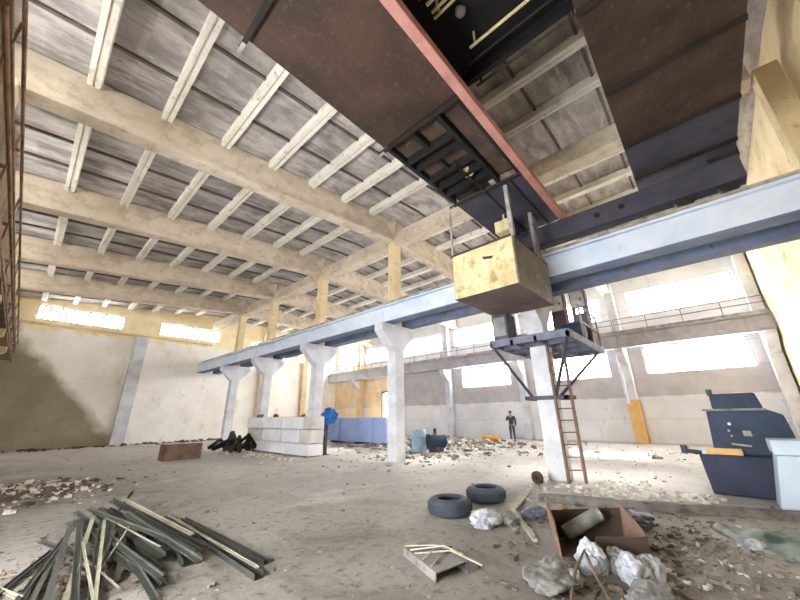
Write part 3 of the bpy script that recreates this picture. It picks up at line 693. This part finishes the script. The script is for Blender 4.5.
bag('plastic_bag', 6.42, .02, .1, 21, 'white bag at the right edge by the green sheet', 'bag', 'white_bag', (1.3, 1, .6))

for i, (p, q, lab) in enumerate((((3.7, 1.35, .02), (4.15, 1.3, .3), 'thin brown stick leaning on the torn grey sack, left one'), ((3.85, 1.05, .02), (4.2, 1.32, .28), 'thin brown stick leaning on the torn grey sack, right one'), ((3.62, 1.15, .02), (4.1, 1.18, .04), 'thin brown stick lying flat in front of the torn grey sack'))):
    m = MB(); m.tube([p, (Vector(p).lerp(Vector(q), .5) + Vector((.02, .03, .01))), q], [.014, .016, .01], 6); one('stick', m, M['brown_bits'], lab, 'stick')
bag('plastic_sheet', 6.5, 1.35, .3, 41, 'crumpled dark grey plastic sheet right behind the rusty box', 'plastic sheet', 'dark_plastic', (1.1, 1, .4))
bag('plastic_sheet', 6.1, 2.55, .22, 44, 'crumpled dark grey plastic left of the rusty box near the lath', 'plastic sheet', 'dark_plastic', (1.2, 1, .4))
def rusty_box():
    c = Vector((5.12, 1.48, 0)); a = math.radians(-64)
    t = thing('rusty_steel_box', 'open rusty steel box with flared sides, dark inside, among white bags', 'box', c, a)
    L, W, H = .44, .36, .4
    def P(u, v, z): return c + Vector((u * math.cos(a) - v * math.sin(a), u * math.sin(a) + v * math.cos(a), z))
    def wallp(nm, b0, b1, t0, t1, mat, lab=None):
        # a thin flared plate between two bottom and two top corners
        n = (Vector(b1) - Vector(b0)).cross(Vector(t0) - Vector(b0)).normalized() * .015
        m = MB(); vs = [P(*p) for p in (b0, b1, t1, t0)]
        nn = (vs[1] - vs[0]).cross(vs[3] - vs[0]).normalized() * .02
        m.add(vs + [v + nn for v in vs], [(0, 1, 2, 3), (7, 6, 5, 4), (0, 4, 5, 1), (1, 5, 6, 2), (2, 6, 7, 3), (3, 7, 4, 0)])
        o = m.build(nm, mat, t)
        if lab: o['label'] = lab
    m = MB(); m.add([P(u, v, z) for u in (-L, L) for v in (-W, W) for z in (0, .03)], [(0, 1, 3, 2), (4, 6, 7, 5), (0, 4, 5, 1), (2, 3, 7, 6), (0, 2, 6, 4), (1, 5, 7, 3)]); m.build('base', M['rust'], t)
    f = .035
    wallp('end_wall', (-L, -W, 0), (-L, W, 0), (-L - f, -W - .02, H), (-L - f, W + .02, H + .12), M['rust_light'], 'orange rusty end wall')
    wallp('end_wall', (L, W, 0), (L, -W, 0), (L + f, W + .02, H + .05), (L + f, -W - .02, H - .08), M['rust_light'])
    wallp('side_wall', (-L * .25, -W, 0), (L, -W, 0), (-L * .1, -W - f, H * .66), (L + f, -W - f, H - .1), M['rust'])
    wallp('side_wall', (L, W, 0), (-L, W, 0), (L + f, W + f, H), (-L - f, W + f, H * .8), M['rust'])
    m = MB(); m.tube([P(-.3, .1, .14), P(.16, .22, .36)], .085, 10); one('plastic_roll', m, M['grey_bag'], 'grey rolled plastic lying inside the rusty box', 'roll')
rusty_box()

def scraps():
    # steel channel with white strips
    t = thing('channel_offcut', 'dark steel channel offcut with pale straps on top, bottom centre of the floor', 'steel channel', (3.6, 2.8, 0))
    a, b = Vector((3.22, 2.78, .05)), Vector((3.82, 2.72, .05))
    m = MB(); p0, p1 = Vector((3.42, 2.42, 0)), Vector((3.72, 3.12, 0))
    m.profile(p0, p1, [(-.2, 0), (-.19, 0), (-.18, .07), (.19, .11), (.195, .0), (.205, 0), (.205, .12), (-.19, .08)]); m.build('channel', M['offcut'], t)
    for k, (u, v) in enumerate(((.1, .62), (.35, .7), (.75, .0), (.95, .35), (.6, -.1))):
        q0 = p0.lerp(p1, u) + Vector((-.16, .1, .1)); q1 = p0.lerp(p1, v) + Vector((.26, -.16, .1)); mid = q0.lerp(q1, .5) + Vector((.02 * k, 0, .03 + .03 * (k % 3)))
        m = MB(); m.tube([q0, mid, q1], .009, 6); m.build('strap', M['grey_wood'], t)
    m = MB(); m.bar((6.2, 3.02, .03), (7.55, 3.3, .06), .14, .04); one('wood_plank', m, M['grey_wood'], 'short pale wood plank lying right of the farther tyre', 'plank')
    m = MB(); m.bar((4.98, 2.16, .02), (6.15, 3.0, .03), .06, .04); one('wood_lath', m, M['grey_wood'], 'thin pale lath lying between plank and rusty box', 'lath')
    m = MB(); m.bar((6.9, 2.45, .03), (5.6, 2.0, .05), .08, .05); one('wood_lath', m, M['wood_brown'], 'brown lath lying just behind the rusty box', 'lath')
    # wheel hub by the column
    t = thing('wheel_hub', 'round dark rusty wheel hub standing at the foot of the near column', 'wheel', (8.75, 3.55, 0))
    m = MB(); m.tube([(8.7, 3.55, .14), (8.78, 3.53, .14)], .14, 20); m.build('disc', M['rust'], t)
    m = MB(); m.tube([(8.66, 3.56, .14), (8.7, 3.55, .14)], .06, 12); m.build('boss', M['crane_dark'], t)
    # old rail in the floor
    m = MB(); p, q = Vector((7.2, 2.95, 0)), Vector((8.45, -.75, 0)); m.profile(p, q, [(-.14, 0), (.14, 0), (.1, .09), (.06, .12), (-.06, .12), (-.1, .09)])
    one('floor_kerb', m, M['offcut'], 'long low concrete kerb crossing the floor in front of the blue machine', 'kerb', None, .01)
    # green sheet
    m = MB(); n = 14; vs = []; rnd = random.Random(4)
    c = [Vector((7.15, .45, 0)), Vector((7.5, -.55, 0)), Vector((6.1, -.4, 0)), Vector((6.35, .12, 0))]
    for i in range(n + 1):
        for j in range(n + 1):
            u, v = i / n, j / n; p = c[0] * (1 - u) * (1 - v) + c[1] * u * (1 - v) + c[2] * u * v + c[3] * (1 - u) * v
            e = min(u, v, 1 - u, 1 - v); vs.append((p.x, p.y, .015 + (.1 * max(0, noise.noise(p * 4.5) + .3) if e > 0 else 0)))
    m.add(vs, [(i * (n + 1) + j, (i + 1) * (n + 1) + j, (i + 1) * (n + 1) + j + 1, i * (n + 1) + j + 1) for i in range(n) for j in range(n)], True)
    o = one('green_sheet', m, M['green_tarp'], 'crumpled grey green sheet on the floor at lower right', 'tarpaulin')
    s = o.modifiers.new('solid', 'SOLIDIFY'); s.thickness = .012
    # rusty open crate far left
    t = thing('rusty_trough', 'low orange rusty steel trough on the floor before the end wall', 'trough', (4.9, 17.4, 0), -.15)
    m = MB(); x0, x1, y0, y1, h = 4.3, 5.65, 16.7, 17.5, .62
    m.box(x0, x1, y0, y1, 0, .04); m.build('base', M['rust_light'], t, 0)
    for nm, bxs in (('side_wall', (x0, x1, y0, y0 + .04, .04, h)), ('side_wall', (x0, x1, y1 - .04, y1, .04, h * .9)), ('end_wall', (x0, x0 + .04, y0 + .04, y1 - .04, .04, h)), ('end_wall', (x1 - .04, x1, y0 + .04, y1 - .04, .04, h * .9))):
        m = MB(); m.box(*bxs); m.build(nm, M['rust_light'], t)
    # white panel on window wall
    m = MB(); m.box(22.74, 22.79, 16.4, 17.0, 1.2, 2.15); one('wall_board', m, M['block_white'], 'small plain white board on the window wall left of the person', 'board')
    # yellow pipe heap near the person
    m = MB(); m.tube([(20.2, 11.3, .15), (20.25, 10.3, .15)], .15, 12); one('orange_sack', m, M['orange_plastic'], 'small yellow orange roll on the floor left of the person', 'roll')
scraps()

def profiles():
    # heap of steel profiles, left foreground: (x,y,z) high end, low end, width
    U = lambda w, h: [(-w, 0), (w, 0), (w, h), (w - .008, h), (w - .008, .008), (-w + .008, .008), (-w + .008, h), (-w, h)]
    L = lambda w, h: [(-w, 0), (w, 0), (w, .007), (-w + .007, .007), (-w + .007, h), (-w, h)]
    G = 'dark steel profiles heaped at left foreground'
    lab_d = 'dark steel channel in the tangled heap at left foreground'; lab_p = 'pale bare steel strip in the tangled heap at left foreground'
    spec = [
        ((1.08, 8.3, .10), (1.35, 4.95, .03), 'd', .075), ((1.2, 8.2, .22), (1.5, 4.7, .08), 'd', .07), ((1.32, 8.25, .30), (1.62, 4.75, .14), 'd', .07),
        ((1.45, 8.1, .16), (1.78, 5.0, .03), 'd', .08), ((1.0, 8.05, .34), (1.42, 4.5, .2), 'd', .06), ((1.56, 7.9, .30), (1.7, 4.6, .18), 'd', .06),
        ((1.25, 7.9, .42), (1.32, 4.35, .03), 'd', .05), ((1.62, 7.7, .1), (1.5, 4.3, .02), 'd', .05),
        ((.95, 7.5, .36), (.48, 4.7, .02), 'd', .06), ((1.02, 7.3, .40), (.62, 4.6, .02), 'd', .06), ((1.08, 7.2, .42), (.78, 4.5, .02), 'p', .045),
        ((1.1, 7.0, .36), (.86, 4.45, .02), 'd', .055), ((1.15, 6.9, .44), (.93, 4.4, .02), 'p', .03), ((.88, 7.4, .2), (.3, 5.2, .02), 'd', .05),
        ((.78, 7.1, .16), (.36, 5.0, .02), 'd', .055), ((1.2, 6.6, .38), (1.02, 4.5, .02), 'd', .06), ((1.28, 6.5, .34), (.9, 4.9, .06), 'p', .02),
        ((1.3, 6.4, .4), (.98, 4.8, .05), 'p', .02), ((1.34, 6.3, .32), (1.18, 4.8, .02), 'd', .05), ((.7, 6.8, .05), (.22, 5.3, .01), 'd', .05),
        ((1.38, 7.0, .46), (1.56, 4.4, .26), 'd', .05), ((1.1, 7.8, .46), (1.5, 5.2, .3), 'p', .018), ((.98, 6.2, .3), (.72, 4.4, .02), 'p', .02),
        ((1.7, 7.3, .05), (1.9, 5.5, .02), 'd', .06), ((1.85, 7.9, .03), (1.2, 8.6, .03), 'd', .05), ((.55, 6.4, .02), (.5, 4.75, .02), 'd', .05),
        ((1.5, 8.35, .42), (1.98, 5.4, .02), 'd', .07), ((1.36, 8.4, .2), (1.86, 5.2, .08), 'd', .08), ((1.05, 7.6, .5), (1.68, 5.4, .34), 'd', .06), ((.9, 8.0, .1), (1.2, 6.3, .3), 'd', .08),
        ((1.0, 6.9, .3), (1.3, 4.5, .02), 'd', .06), ((.82, 6.6, .2), (1.0, 4.7, .1), 'p', .02), ((.62, 7.2, .1), (.9, 5.4, .1), 'd', .06)]
    for i, (p, q, k, w) in enumerate(spec):
        rn = random.Random(i); w *= .54 * rn.uniform(.8, 1.2); f = rn.uniform(.0, .16); p = (p[0] + rn.uniform(-.08, .08), p[1] - f, p[2] * .58); q = (q[0] + rn.uniform(-.14, .14), q[1] + rn.uniform(-.1, .5), q[2] * .58)
        m = MB(); m.profile(p, q, U(w, w * .9) if (k == 'd' and i % 2) else L(w, w * 1.1))
        one('steel_profile', m, M['profile_steel' if k == 'd' else 'profile_pale'], lab_d if k == 'd' else lab_p, 'steel profile', G if k == 'd' else 'pale steel strips in the heap')
    m = MB(); m.profile((2.17, 9.2, .06), (1.56, 7.95, .3), L(.025, .025)); m.profile((1.56, 7.95, .3), (1.95, 5.6, .12), L(.025, .025))
    one('bent_strip', m, M['profile_pale'], 'thin pale bent steel strip forming a V at the top of the heap', 'steel profile')
    m = MB(); m.profile((1.66, 8.5, .03), (1.6, 7.6, .45), L(.02, .02)); one('steel_profile', m, M['profile_steel'], 'short dark steel stub standing up at the top of the heap', 'steel profile')
    m = MB(); m.profile((2.12, 7.3, 0), (2.1, 3.95, 0), U(.05, .06)); one('steel_profile', m, M['profile_steel'], 'long dark channel lying alone right of the heap, nearer one', 'steel profile')
    m = MB(); m.profile((2.26, 7.0, 0), (2.33, 4.25, 0), U(.035, .05)); one('steel_profile', m, M['profile_steel'], 'long dark channel just behind the one lying right of the heap', 'steel profile')
    m = MB(); m.profile((2.1, 7.2, .065), (2.13, 4.05, .065), L(.016, .016)); one('steel_profile', m, M['profile_pale'], 'thin pale strip resting along the long channel right of the heap', 'steel profile')
    m = MB(); m.profile((1.93, 6.6, 0), (1.76, 4.9, 0), U(.1, .07)); one('steel_profile', m, M['profile_steel'], 'short wide dark channel between heap and long channels', 'steel profile')
    m = MB(); m.profile((.1, 6.2, .02), (.42, 5.25, .02), L(.02, .02)); one('steel_profile', m, M['profile_pale'], 'thin pale strip lying at the bottom left corner', 'steel profile')
profiles()

def blocks():
    rows = [(.06, .52, [(12.75, 15.0), (15.0, 17.1), (17.1, 18.5)]), (.54, 1.08, [(12.7, 13.5), (13.55, 15.1), (15.15, 17.0), (17.05, 18.55)]), (1.1, 1.6, [(12.7, 13.3), (13.35, 15.2), (15.3, 17.0), (17.1, 18.7)])]
    rn = ['bottom', 'middle', 'top']
    for r, (z0, z1, ys) in enumerate(rows):
        for i, (a, b) in enumerate(ys):
            dx = random.uniform(-.05, .05); m = MB(); m.box(8.38 + dx, 9.05 + dx, a + .015, b - .015, z0, z1)
            gre = (r, i) in ((1, 0), (2, 0), (1, 3))
            pos = 'right end' if i == 0 else ('left end' if i == len(ys) - 1 else f'{ORD[i]} from the right')
            one('concrete_block', m, M['block_grey' if gre else 'block_white'], f'{"grey" if gre else "white"} concrete block in the {rn[r]} row of the stack, {pos}', 'block', 'concrete blocks stacked by the columns', .025)
    for y, w in ((13.0, 'right'), (15.4, 'middle'), (18.0, 'left')):
        m = MB(); m.box(8.35, 9.1, y, y + .1, 0, .06); one('timber_batten', m, M['wood_brown'], f'timber batten under the white block stack, {w} one', 'batten')
    for i, (y, x) in enumerate(((17.8, 8.6), (16.4, 8.7), (13.9, 8.7))):
        m = MB(); m.chunk((x, y, 1.6), (.16, .2, .09), random.Random(i)); one('broken_brick', m, M['brown_bits'], f'small dark brick fragment lying on top of the block stack, {["left", "middle", "right"][i]} one', 'brick')
    # blue tank / container behind
    t = thing('blue_steel_tank', 'long pale blue steel bin behind the columns below the wall tinted for warm light', 'container', (14.7, 16.7, 0))
    m = MB(); m.box(14.2, 15.4, 14.0, 19.8, .12, 1.45); m.build('body', M['tank_blue'], t, .03)
    for y in (14.0, 15.1, 16.6, 18.2, 19.72):
        m = MB(); m.box(14.14, 14.2, y, y + .08, .12, 1.45); m.build('rib', M['tank_blue'], t)
    m = MB(); m.box(14.12, 15.48, 13.95, 19.86, 1.42, 1.5); m.build('rim', M['tank_blue'], t)
    for y in (14.3, 16.6, 19.0):
        m = MB(); m.box(14.25, 15.3, y, y + .2, 0, .12); m.build('skid', M['dark_steel'], t)
    # blue coat on a dark post beside the stack
    t = thing('steel_post', 'dark steel post standing by the right end of the block stack', 'post', (9.5, 13.2, 0))
    m = MB(); m.box(9.44, 9.56, 13.14, 13.26, 0, 1.95); m.build('shaft', M['dark_steel'], t); m = MB(); m.box(9.35, 9.65, 13.05, 13.35, 0, .03); m.build('foot', M['dark_steel'], t)
    m = MB(); m.blob((9.5, 12.98, 1.62), .34, 31, .4, 2.2, 4, False, (.9, 1, 1)); one('blue_tarpaulin', m, M['blue_cloth'], 'bright blue tarpaulin bundle hung on the dark post by the block stack', 'tarpaulin')
    # rust scrap heap left of stack
    rnd = random.Random(8)
    for i in range(16):
        x, y = 7.6 + rnd.uniform(-.4, .4), 18.3 + rnd.uniform(-1.2, .9); z = rnd.uniform(.0, .85); m = MB()
        a = rnd.uniform(0, 3.1); L_ = rnd.uniform(.4, .8)
        m.tube([(x - L_ * math.cos(a), y - L_ * math.sin(a), z * .4 + .08), (x, y, z + .15), (x + L_ * math.cos(a), y + L_ * math.sin(a), .1)], .085, 8)
        one('scrap_pipe', m, M['crane_dark' if i % 2 else 'rust'], 'bent dark scrap pipe in the heap left of the white block stack', 'scrap', 'bent pipes heaped beside the block stack')
    # light blue drum etc. right of the lone column
    t = thing('steel_drum', 'pale blue steel drum right of the lone middle column', 'drum', (12.9, 10.6, 0))
    m = MB(); m.lathe([(.0, 0), (.32, 0), (.33, .02), (.33, .3), (.345, .32), (.33, .34), (.33, .62), (.345, .64), (.33, .66), (.33, .95), (.3, .97), (.28, .93), (0, .93)], (12.9, 10.6, 0), 28); m.build('body', M['drum_blue'], t)
    m = MB(); m.tube([(12.8, 10.45, .93), (12.8, 10.45, .97)], .05, 10); m.build('bung', M['dark_steel'], t)
    t = thing('pump_unit', 'dark teal pump lying beside the pale blue drum', 'pump', (13.2, 9.85, 0))
    m = MB(); m.tube([(12.9, 10.0, .45), (13.6, 9.7, .45)], .32, 18); m.build('body', M['machine_blue'], t)
    m = MB(); m.box(12.95, 13.55, 9.65, 10.05, 0, .2); m.build('foot', M['dark_steel'], t)
    m = MB(); m.tube([(13.2, 9.86, .75), (13.2, 9.86, 1.0)], .08, 10); m.build('outlet', M['rust'], t)
    m = MB(); m.chunk((13.7, 11.0, 0), (.35, .3, .5), random.Random(3)); one('brick_lump', m, M['rust_light'], 'reddish lump of masonry behind the pale blue drum', 'rubble')
blocks()

def machine():
    t = thing('machine_tool', 'dark blue machine tool with stepped head on a navy base', 'machine', (10.3, -.25, 0))
    m = MB(); m.prism([(.42, 0), (.48, .74), (-1.05, .74), (-1.0, 0)], 'x', 9.85, 10.95); m.build('base', M['machine_base'], t, .03)
    m = MB(); m.prism([(.22, .74), (.16, 1.6), (-.75, 1.6), (-.95, 1.5), (-1.0, 1.1), (-1.0, .95), (-.7, .95), (-.72, .74)], 'x', 9.95, 10.75); m.build('body', M['machine_blue'], t, .03)
    m = MB(); m.prism([(.05, 1.62), (.04, 1.93), (-.66, 1.93), (-.72, 1.62)], 'x', 10.0, 10.6); m.build('head', M['machine_blue'], t, .03)
    m = MB(); m.box(9.93, 10.72, -.75, .22, 1.585, 1.625); m.build('head_plate', M['grey_steel'], t)
    m = MB(); m.tube([(10.1, .02, 1.9), (10.1, .02, 2.03)], .05, 12); m.build('lifting_eye', M['dark_steel'], t)
    m = MB(); m.box(9.82, 10.0, -.2, .34, .745, .86); o = m.build('chute', M['ochre'], t); o['label'] = 'ochre feed chute'
    m = MB(); m.box(9.8, 10.0, -.95, -.62, .745, .84); o = m.build('chute', M['ochre'], t)
    for (y, z, r, mt) in ((-.14, 1.33, .028, 'block_white'), (-.1, 1.2, .02, 'rail_steel'), (-.12, 1.1, .02, 'rail_steel')):
        m = MB(); m.tube([(9.91, y, z), (9.96, y, z)], r, 14); m.build('dial', M[mt], t)
    m = MB(); m.box(9.935, 9.95, -.42, -.3, 1.1, 1.2); m.build('name_plate', M['rail_steel'], t)
    m = MB(); m.tube([(9.88, -.1, .95), (9.88, -.35, .92)], .02, 8); m.tube([(9.88, -.1, .95), (9.97, -.1, .95)], .018, 8); m.tube([(9.88, -.35, .92), (9.97, -.35, .92)], .018, 8); m.build('lever', M['rail_steel'], t)
    m = MB(); m.tube([(9.9, .42, .76), (9.9, .75, .8)], .045, 10); m.tube([(9.9, .7, .74), (9.9, .7, .9)], .06, 10); m.build('crank', M['dark_steel'], t)
    t = thing('steel_cabinet', 'pale blue steel cabinet at the right edge in front of the machine', 'cabinet', (9.35, -.95, 0))
    m = MB(); m.prism([(-.43, 0), (-.6, .84), (-1.55, .84), (-1.5, 0)], 'x', 9.05, 9.7); m.build('body', M['cabinet_paint'], t, .02)
    m = MB(); m.prism([(-.57, .85), (-.57, 1.09), (-1.6, 1.09), (-1.6, .85)], 'x', 9.0, 9.74); m.build('lid', M['cabinet_paint'], t, .02)
    m = MB(); m.box(9.02, 9.05, -1.15, -.95, .72, .76); m.build('handle', M['rail_steel'], t)
machine()

# ------------------------------------------------------------------ person by the window wall
def skin_mesh(name, joints, edges, mat, parent, sub=2):
    me = bpy.data.meshes.new(name); me.from_pydata([j[0] for j in joints], edges, [])
    me.materials.append(mat)
    o = bpy.data.objects.new(name, me); COL.objects.link(o); o.parent = parent
    o.modifiers.new('skin', 'SKIN')
    for i, j in enumerate(joints):
        r = j[1] if isinstance(j[1], tuple) else (j[1], j[1]); me.skin_vertices[0].data[i].radius = r
        me.skin_vertices[0].data[i].use_root = (i == 0)
    s = o.modifiers.new('sub', 'SUBSURF'); s.levels = sub; s.render_levels = sub
    for p in me.polygons: p.use_smooth = True
    o.modifiers['skin'].use_smooth_shade = True
    return o
def person():
    # facing the camera side (local -y), right hand raised to the head
    t = thing('person', 'person in dark jacket and blue jeans standing by the window wall, one hand raised', 'person', (20.7, 9.55, 0), -1.15)
    J = [((0, 0, .95), (.14, .1)), ((0, .01, 1.15), (.125, .095)), ((0, .01, 1.36), (.155, .1)), ((0, 0, 1.47), (.06, .055)), ((0, -.01, 1.55), (.05, .05)), ((0, -.02, 1.62), (.075, .09)), ((0, -.015, 1.7), (.06, .07)),
         ((.09, 0, .86), .085), ((.1, -.01, .48), .058), ((.11, .01, .1), .04), ((.115, -.12, .035), (.04, .03)),
         ((-.09, 0, .86), .085), ((-.1, .01, .48), .058), ((-.11, .03, .1), .04), ((-.115, -.1, .035), (.04, .03)),
         ((.19, .01, 1.4), .055), ((.25, .03, 1.14), .042), ((.25, -.06, .9), .03), ((.25, -.08, .82), (.025, .035)),
         ((-.19, .01, 1.4), .055), ((-.27, -.12, 1.2), .042), ((-.16, -.2, 1.45), .03), ((-.13, -.18, 1.55), (.03, .025))]
    Ed = [(0, 1), (1, 2), (2, 3), (3, 4), (4, 5), (5, 6), (0, 7), (7, 8), (8, 9), (9, 10), (0, 11), (11, 12), (12, 13), (13, 14), (2, 15), (15, 16), (16, 17), (17, 18), (2, 19), (19, 20), (20, 21), (21, 22)]
    b = skin_mesh('body', J, Ed, M['skin'], t)
    def fingers(base, d, side):
        for k in range(4):
            o = Vector(base) + Vector(side) * (k - 1.5) * .02; L_ = (.06, .072, .068, .052)[k]
            skin_mesh('finger', [(tuple(o), .009), (tuple(o + Vector(d) * L_ * .5), .008), (tuple(o + Vector(d) * L_ + Vector((0, -.012, 0))), .006)], [(0, 1), (1, 2)], M['skin'], b, 1)
        o = Vector(base) + Vector(side) * -.03 - Vector(d) * .03
        skin_mesh('thumb', [(tuple(o), .01), (tuple(o + Vector(d) * .03 - Vector(side) * .02), .009)], [(0, 1)], M['skin'], b, 1)
    fingers((.25, -.085, .8), (0, -.1, -1), (0, 1, 0)); fingers((-.12, -.17, 1.57), (.25, .2, 1), (0, 1, 0))
    m = MB(); m.blob((0, -.13, 1.615), .018, 1, .1, 2, 2, False, (.7, 1, 1.3)); m.build('nose', M['skin'], b, world=False)
    for s in (-1, 1):
        m = MB(); m.blob((.033 * s, -.105, 1.645), .013, 1, 0, 2, 2, False); m.build('eye', M['hair'], b, world=False)
        m = MB(); m.blob((.083 * s, -.01, 1.63), .025, 2, .1, 2, 2, False, (.4, .8, 1.3)); m.build('ear', M['skin'], b, world=False)
    m = MB(); m.blob((0, -.115, 1.578), .02, 1, .05, 2, 2, False, (1.3, .5, .35)); m.build('mouth', M['red_paint'], b, world=False)
    m = MB(); m.blob((0, .015, 1.69), .098, 4, .08, 2, 3, False, (.93, 1.05, .78)); m.build('hair', M['hair'], t, world=False)
    e = .016
    g = lambda idx, ex=e: [(J[i][0], tuple(r + ex for r in (J[i][1] if isinstance(J[i][1], tuple) else (J[i][1], J[i][1])))) for i in idx]
    jk = g([0, 1, 2, 15, 16, 17, 19, 20, 21], .022)
    jk[0] = ((0, 0, .86), (.165, .125)); jk[1] = ((0, .01, 1.12), (.15, .118))
    skin_mesh('jacket', jk, [(0, 1), (1, 2), (2, 3), (3, 4), (4, 5), (2, 6), (6, 7), (7, 8)], M['dark_cloth'], t)
    tr = g([0, 7, 8, 9, 11, 12, 13], .014)
    tr[0] = ((0, 0, 1.0), (.15, .11))
    skin_mesh('trousers', tr, [(0, 1), (1, 2), (2, 3), (0, 4), (4, 5), (5, 6)], M['denim'], t)
    for s, (x, y) in ((1, (.113, -.06)), (-1, (-.113, -.04))):
        m = MB(); m.blob((x, y, .05), .085, 6, .05, 2, 3, True, (.62, 1.5, .62)); m.build('shoe', M['shoe'], t, world=False)
person()

# ------------------------------------------------------------------ rubble nobody could count
KEEP = [(9.3, 10.0, y - .3, y + .3) for y in YS] + [(14.1, 15.5, 13.9, 19.9), (8.3, 9.1, 12.7, 18.8), (22.15, 60, -9, 60), (4.4, 5.3, 29.8, 30.3), (9.7, 11, -1.2, .6), (12.5, 13.9, 9.4, 11.0), (4.45, 5.5, 1.0, 2.0), (4.9, 6.95, 3.3, 4.2), (4.2, 5.75, 16.6, 17.6), (20.3, 21, 9.2, 9.9)]
def rubble():
    def zone(name, lab, cat, mat, seed, n, fn, smin, smax):
        rnd = random.Random(seed); m = MB()
        for _ in range(n):
            x, y, z = fn(rnd); s = smin + (smax - smin) * rnd.random() ** 2.5
            if any(a - .1 < x < b + .1 and c - .1 < y < d + .1 for a, b, c, d in KEEP): continue
            m.chunk((x, y, z), (s, s * rnd.uniform(.4, 1), s * rnd.uniform(.2, .55)), rnd)
        tag(m.build(name, M[mat]), lab, cat, None, 'stuff')
    R = lambda x0, x1, y0, y1: (lambda r: (r.uniform(x0, x1), r.uniform(y0, y1), 0))
    Gs = lambda x, y, sx, sy: (lambda r: (r.gauss(x, sx), r.gauss(y, sy), 0))
    zone('floor_grit', 'fine grey grit scattered over the whole floor', 'grit', 'grey_bits', 1, 1500, lambda r: (r.uniform(1, 21), r.uniform(-1.5, 27) * r.random() ** .4, 0), .012, .05)
    zone('plaster_rubble', 'pale plaster rubble strewn before the window wall', 'rubble', 'plaster_bits', 2, 900, Gs(16.2, 11.5, 2.2, 2.6), .03, .22)
    zone('dark_debris', 'dark grey debris strewn before the window wall', 'debris', 'grey_bits', 3, 900, Gs(16.6, 11.8, 2.2, 2.6), .03, .24)
    zone('plaster_rubble', 'whitish plaster crumbs on the floor round the near column', 'rubble', 'plaster_bits', 4, 330, Gs(9.0, 2.0, .55, .8), .02, .1)
    zone('dark_debris', 'dark litter round the rusty box and the bags', 'debris', 'brown_bits', 5, 260, Gs(5.6, 1.6, .9, .6), .015, .07)
    zone('wood_litter', 'brown rubble and litter on the floor at far left', 'debris', 'brown_bits', 6, 420, Gs(.6, 12.3, .7, 1.0), .02, .12)
    zone('plaster_rubble', 'pale rubble on the floor at far left', 'rubble', 'plaster_bits', 7, 260, Gs(.7, 12.6, .7, 1.1), .02, .11)
    zone('dark_debris', 'dark rubble along the foot of the end wall', 'debris', 'brown_bits', 8, 220, lambda r: (r.uniform(-1.5, 12), 29.9 - abs(r.gauss(0, .7)), 0), .03, .2)
    zone('plaster_rubble', 'pale crumbs along the foot of the stacked blocks', 'rubble', 'plaster_bits', 9, 160, lambda r: (8.0 - abs(r.gauss(0, .6)), r.uniform(12.5, 19), 0), .03, .12)
    zone('dark_debris', 'grey crumbs around the lone middle column', 'debris', 'grey_bits', 10, 160, Gs(11.3, 9.2, 1.3, 1.2), .03, .13)
    zone('plaster_rubble', 'thin pale flakes littering the floor at lower right', 'debris', 'plaster_bits', 14, 110, Gs(5.6, .35, .9, .6), .01, .05)
    zone('dark_debris', 'brown grey litter on the floor at lower right', 'debris', 'grey_bits', 15, 700, Gs(5.6, .4, 1.0, .6), .01, .06)
    zone('wood_litter', 'brown leaf litter under the heap of steel profiles', 'debris', 'brown_bits', 16, 420, Gs(.75, 5.7, .45, .8), .01, .05)
    zone('dark_debris', 'dark scraps between the white bags', 'debris', 'brown_bits', 17, 200, Gs(4.35, 1.2, .35, .35), .01, .06)
    zone('floor_scale', 'small pale chips round the heap of steel profiles', 'debris', 'grey_bits', 12, 200, Gs(1.5, 6.5, .9, 1.5), .01, .04)
rubble()

# ------------------------------------------------------------------ light
def light():
    w = bpy.data.worlds.new('daylight'); SC.world = w; w.use_nodes = True
    bg = w.node_tree.nodes['Background']; bg.inputs[0].default_value = (.97, .985, 1.0, 1); bg.inputs[1].default_value = 36
    for axis, pos, h, inw in PORTALS:
        ld = bpy.data.lights.new('window_portal', 'AREA'); ld.shape = 'RECTANGLE'; ld.size = h[1] - h[0]; ld.size_y = h[3] - h[2]
        ld.cycles.is_portal = True
        o = bpy.data.objects.new('window_portal', ld); COL.objects.link(o)
        u, z = (h[0] + h[1]) / 2, (h[2] + h[3]) / 2
        o.location = (pos, u, z) if axis == 'x' else (u, pos, z)
        d = Vector((inw, 0, 0)) if axis == 'x' else Vector((0, inw, 0))
        o.rotation_euler = d.to_track_quat('-Z', 'Y').to_euler()
    sd = bpy.data.lights.new('sun', 'SUN'); sd.energy = 30; sd.angle = math.radians(7); sd.color = (1, .95, .87)
    s = bpy.data.objects.new('sun', sd); COL.objects.link(s); s.location = (30, 10, 20)
    s.rotation_euler = Vector((-1, -.25, -.62)).to_track_quat('-Z', 'Y').to_euler()
light()
SC.cycles.max_bounces = 10; SC.cycles.diffuse_bounces = 6; SC.cycles.transparent_max_bounces = 8
SC.cycles.sample_clamp_indirect = 20; SC.cycles.use_denoising = True
SC.view_settings.view_transform = 'Standard'; SC.view_settings.look = 'None'; SC.view_settings.gamma = 1; SC.view_settings.use_curve_mapping = False
SC.view_settings.exposure = 0
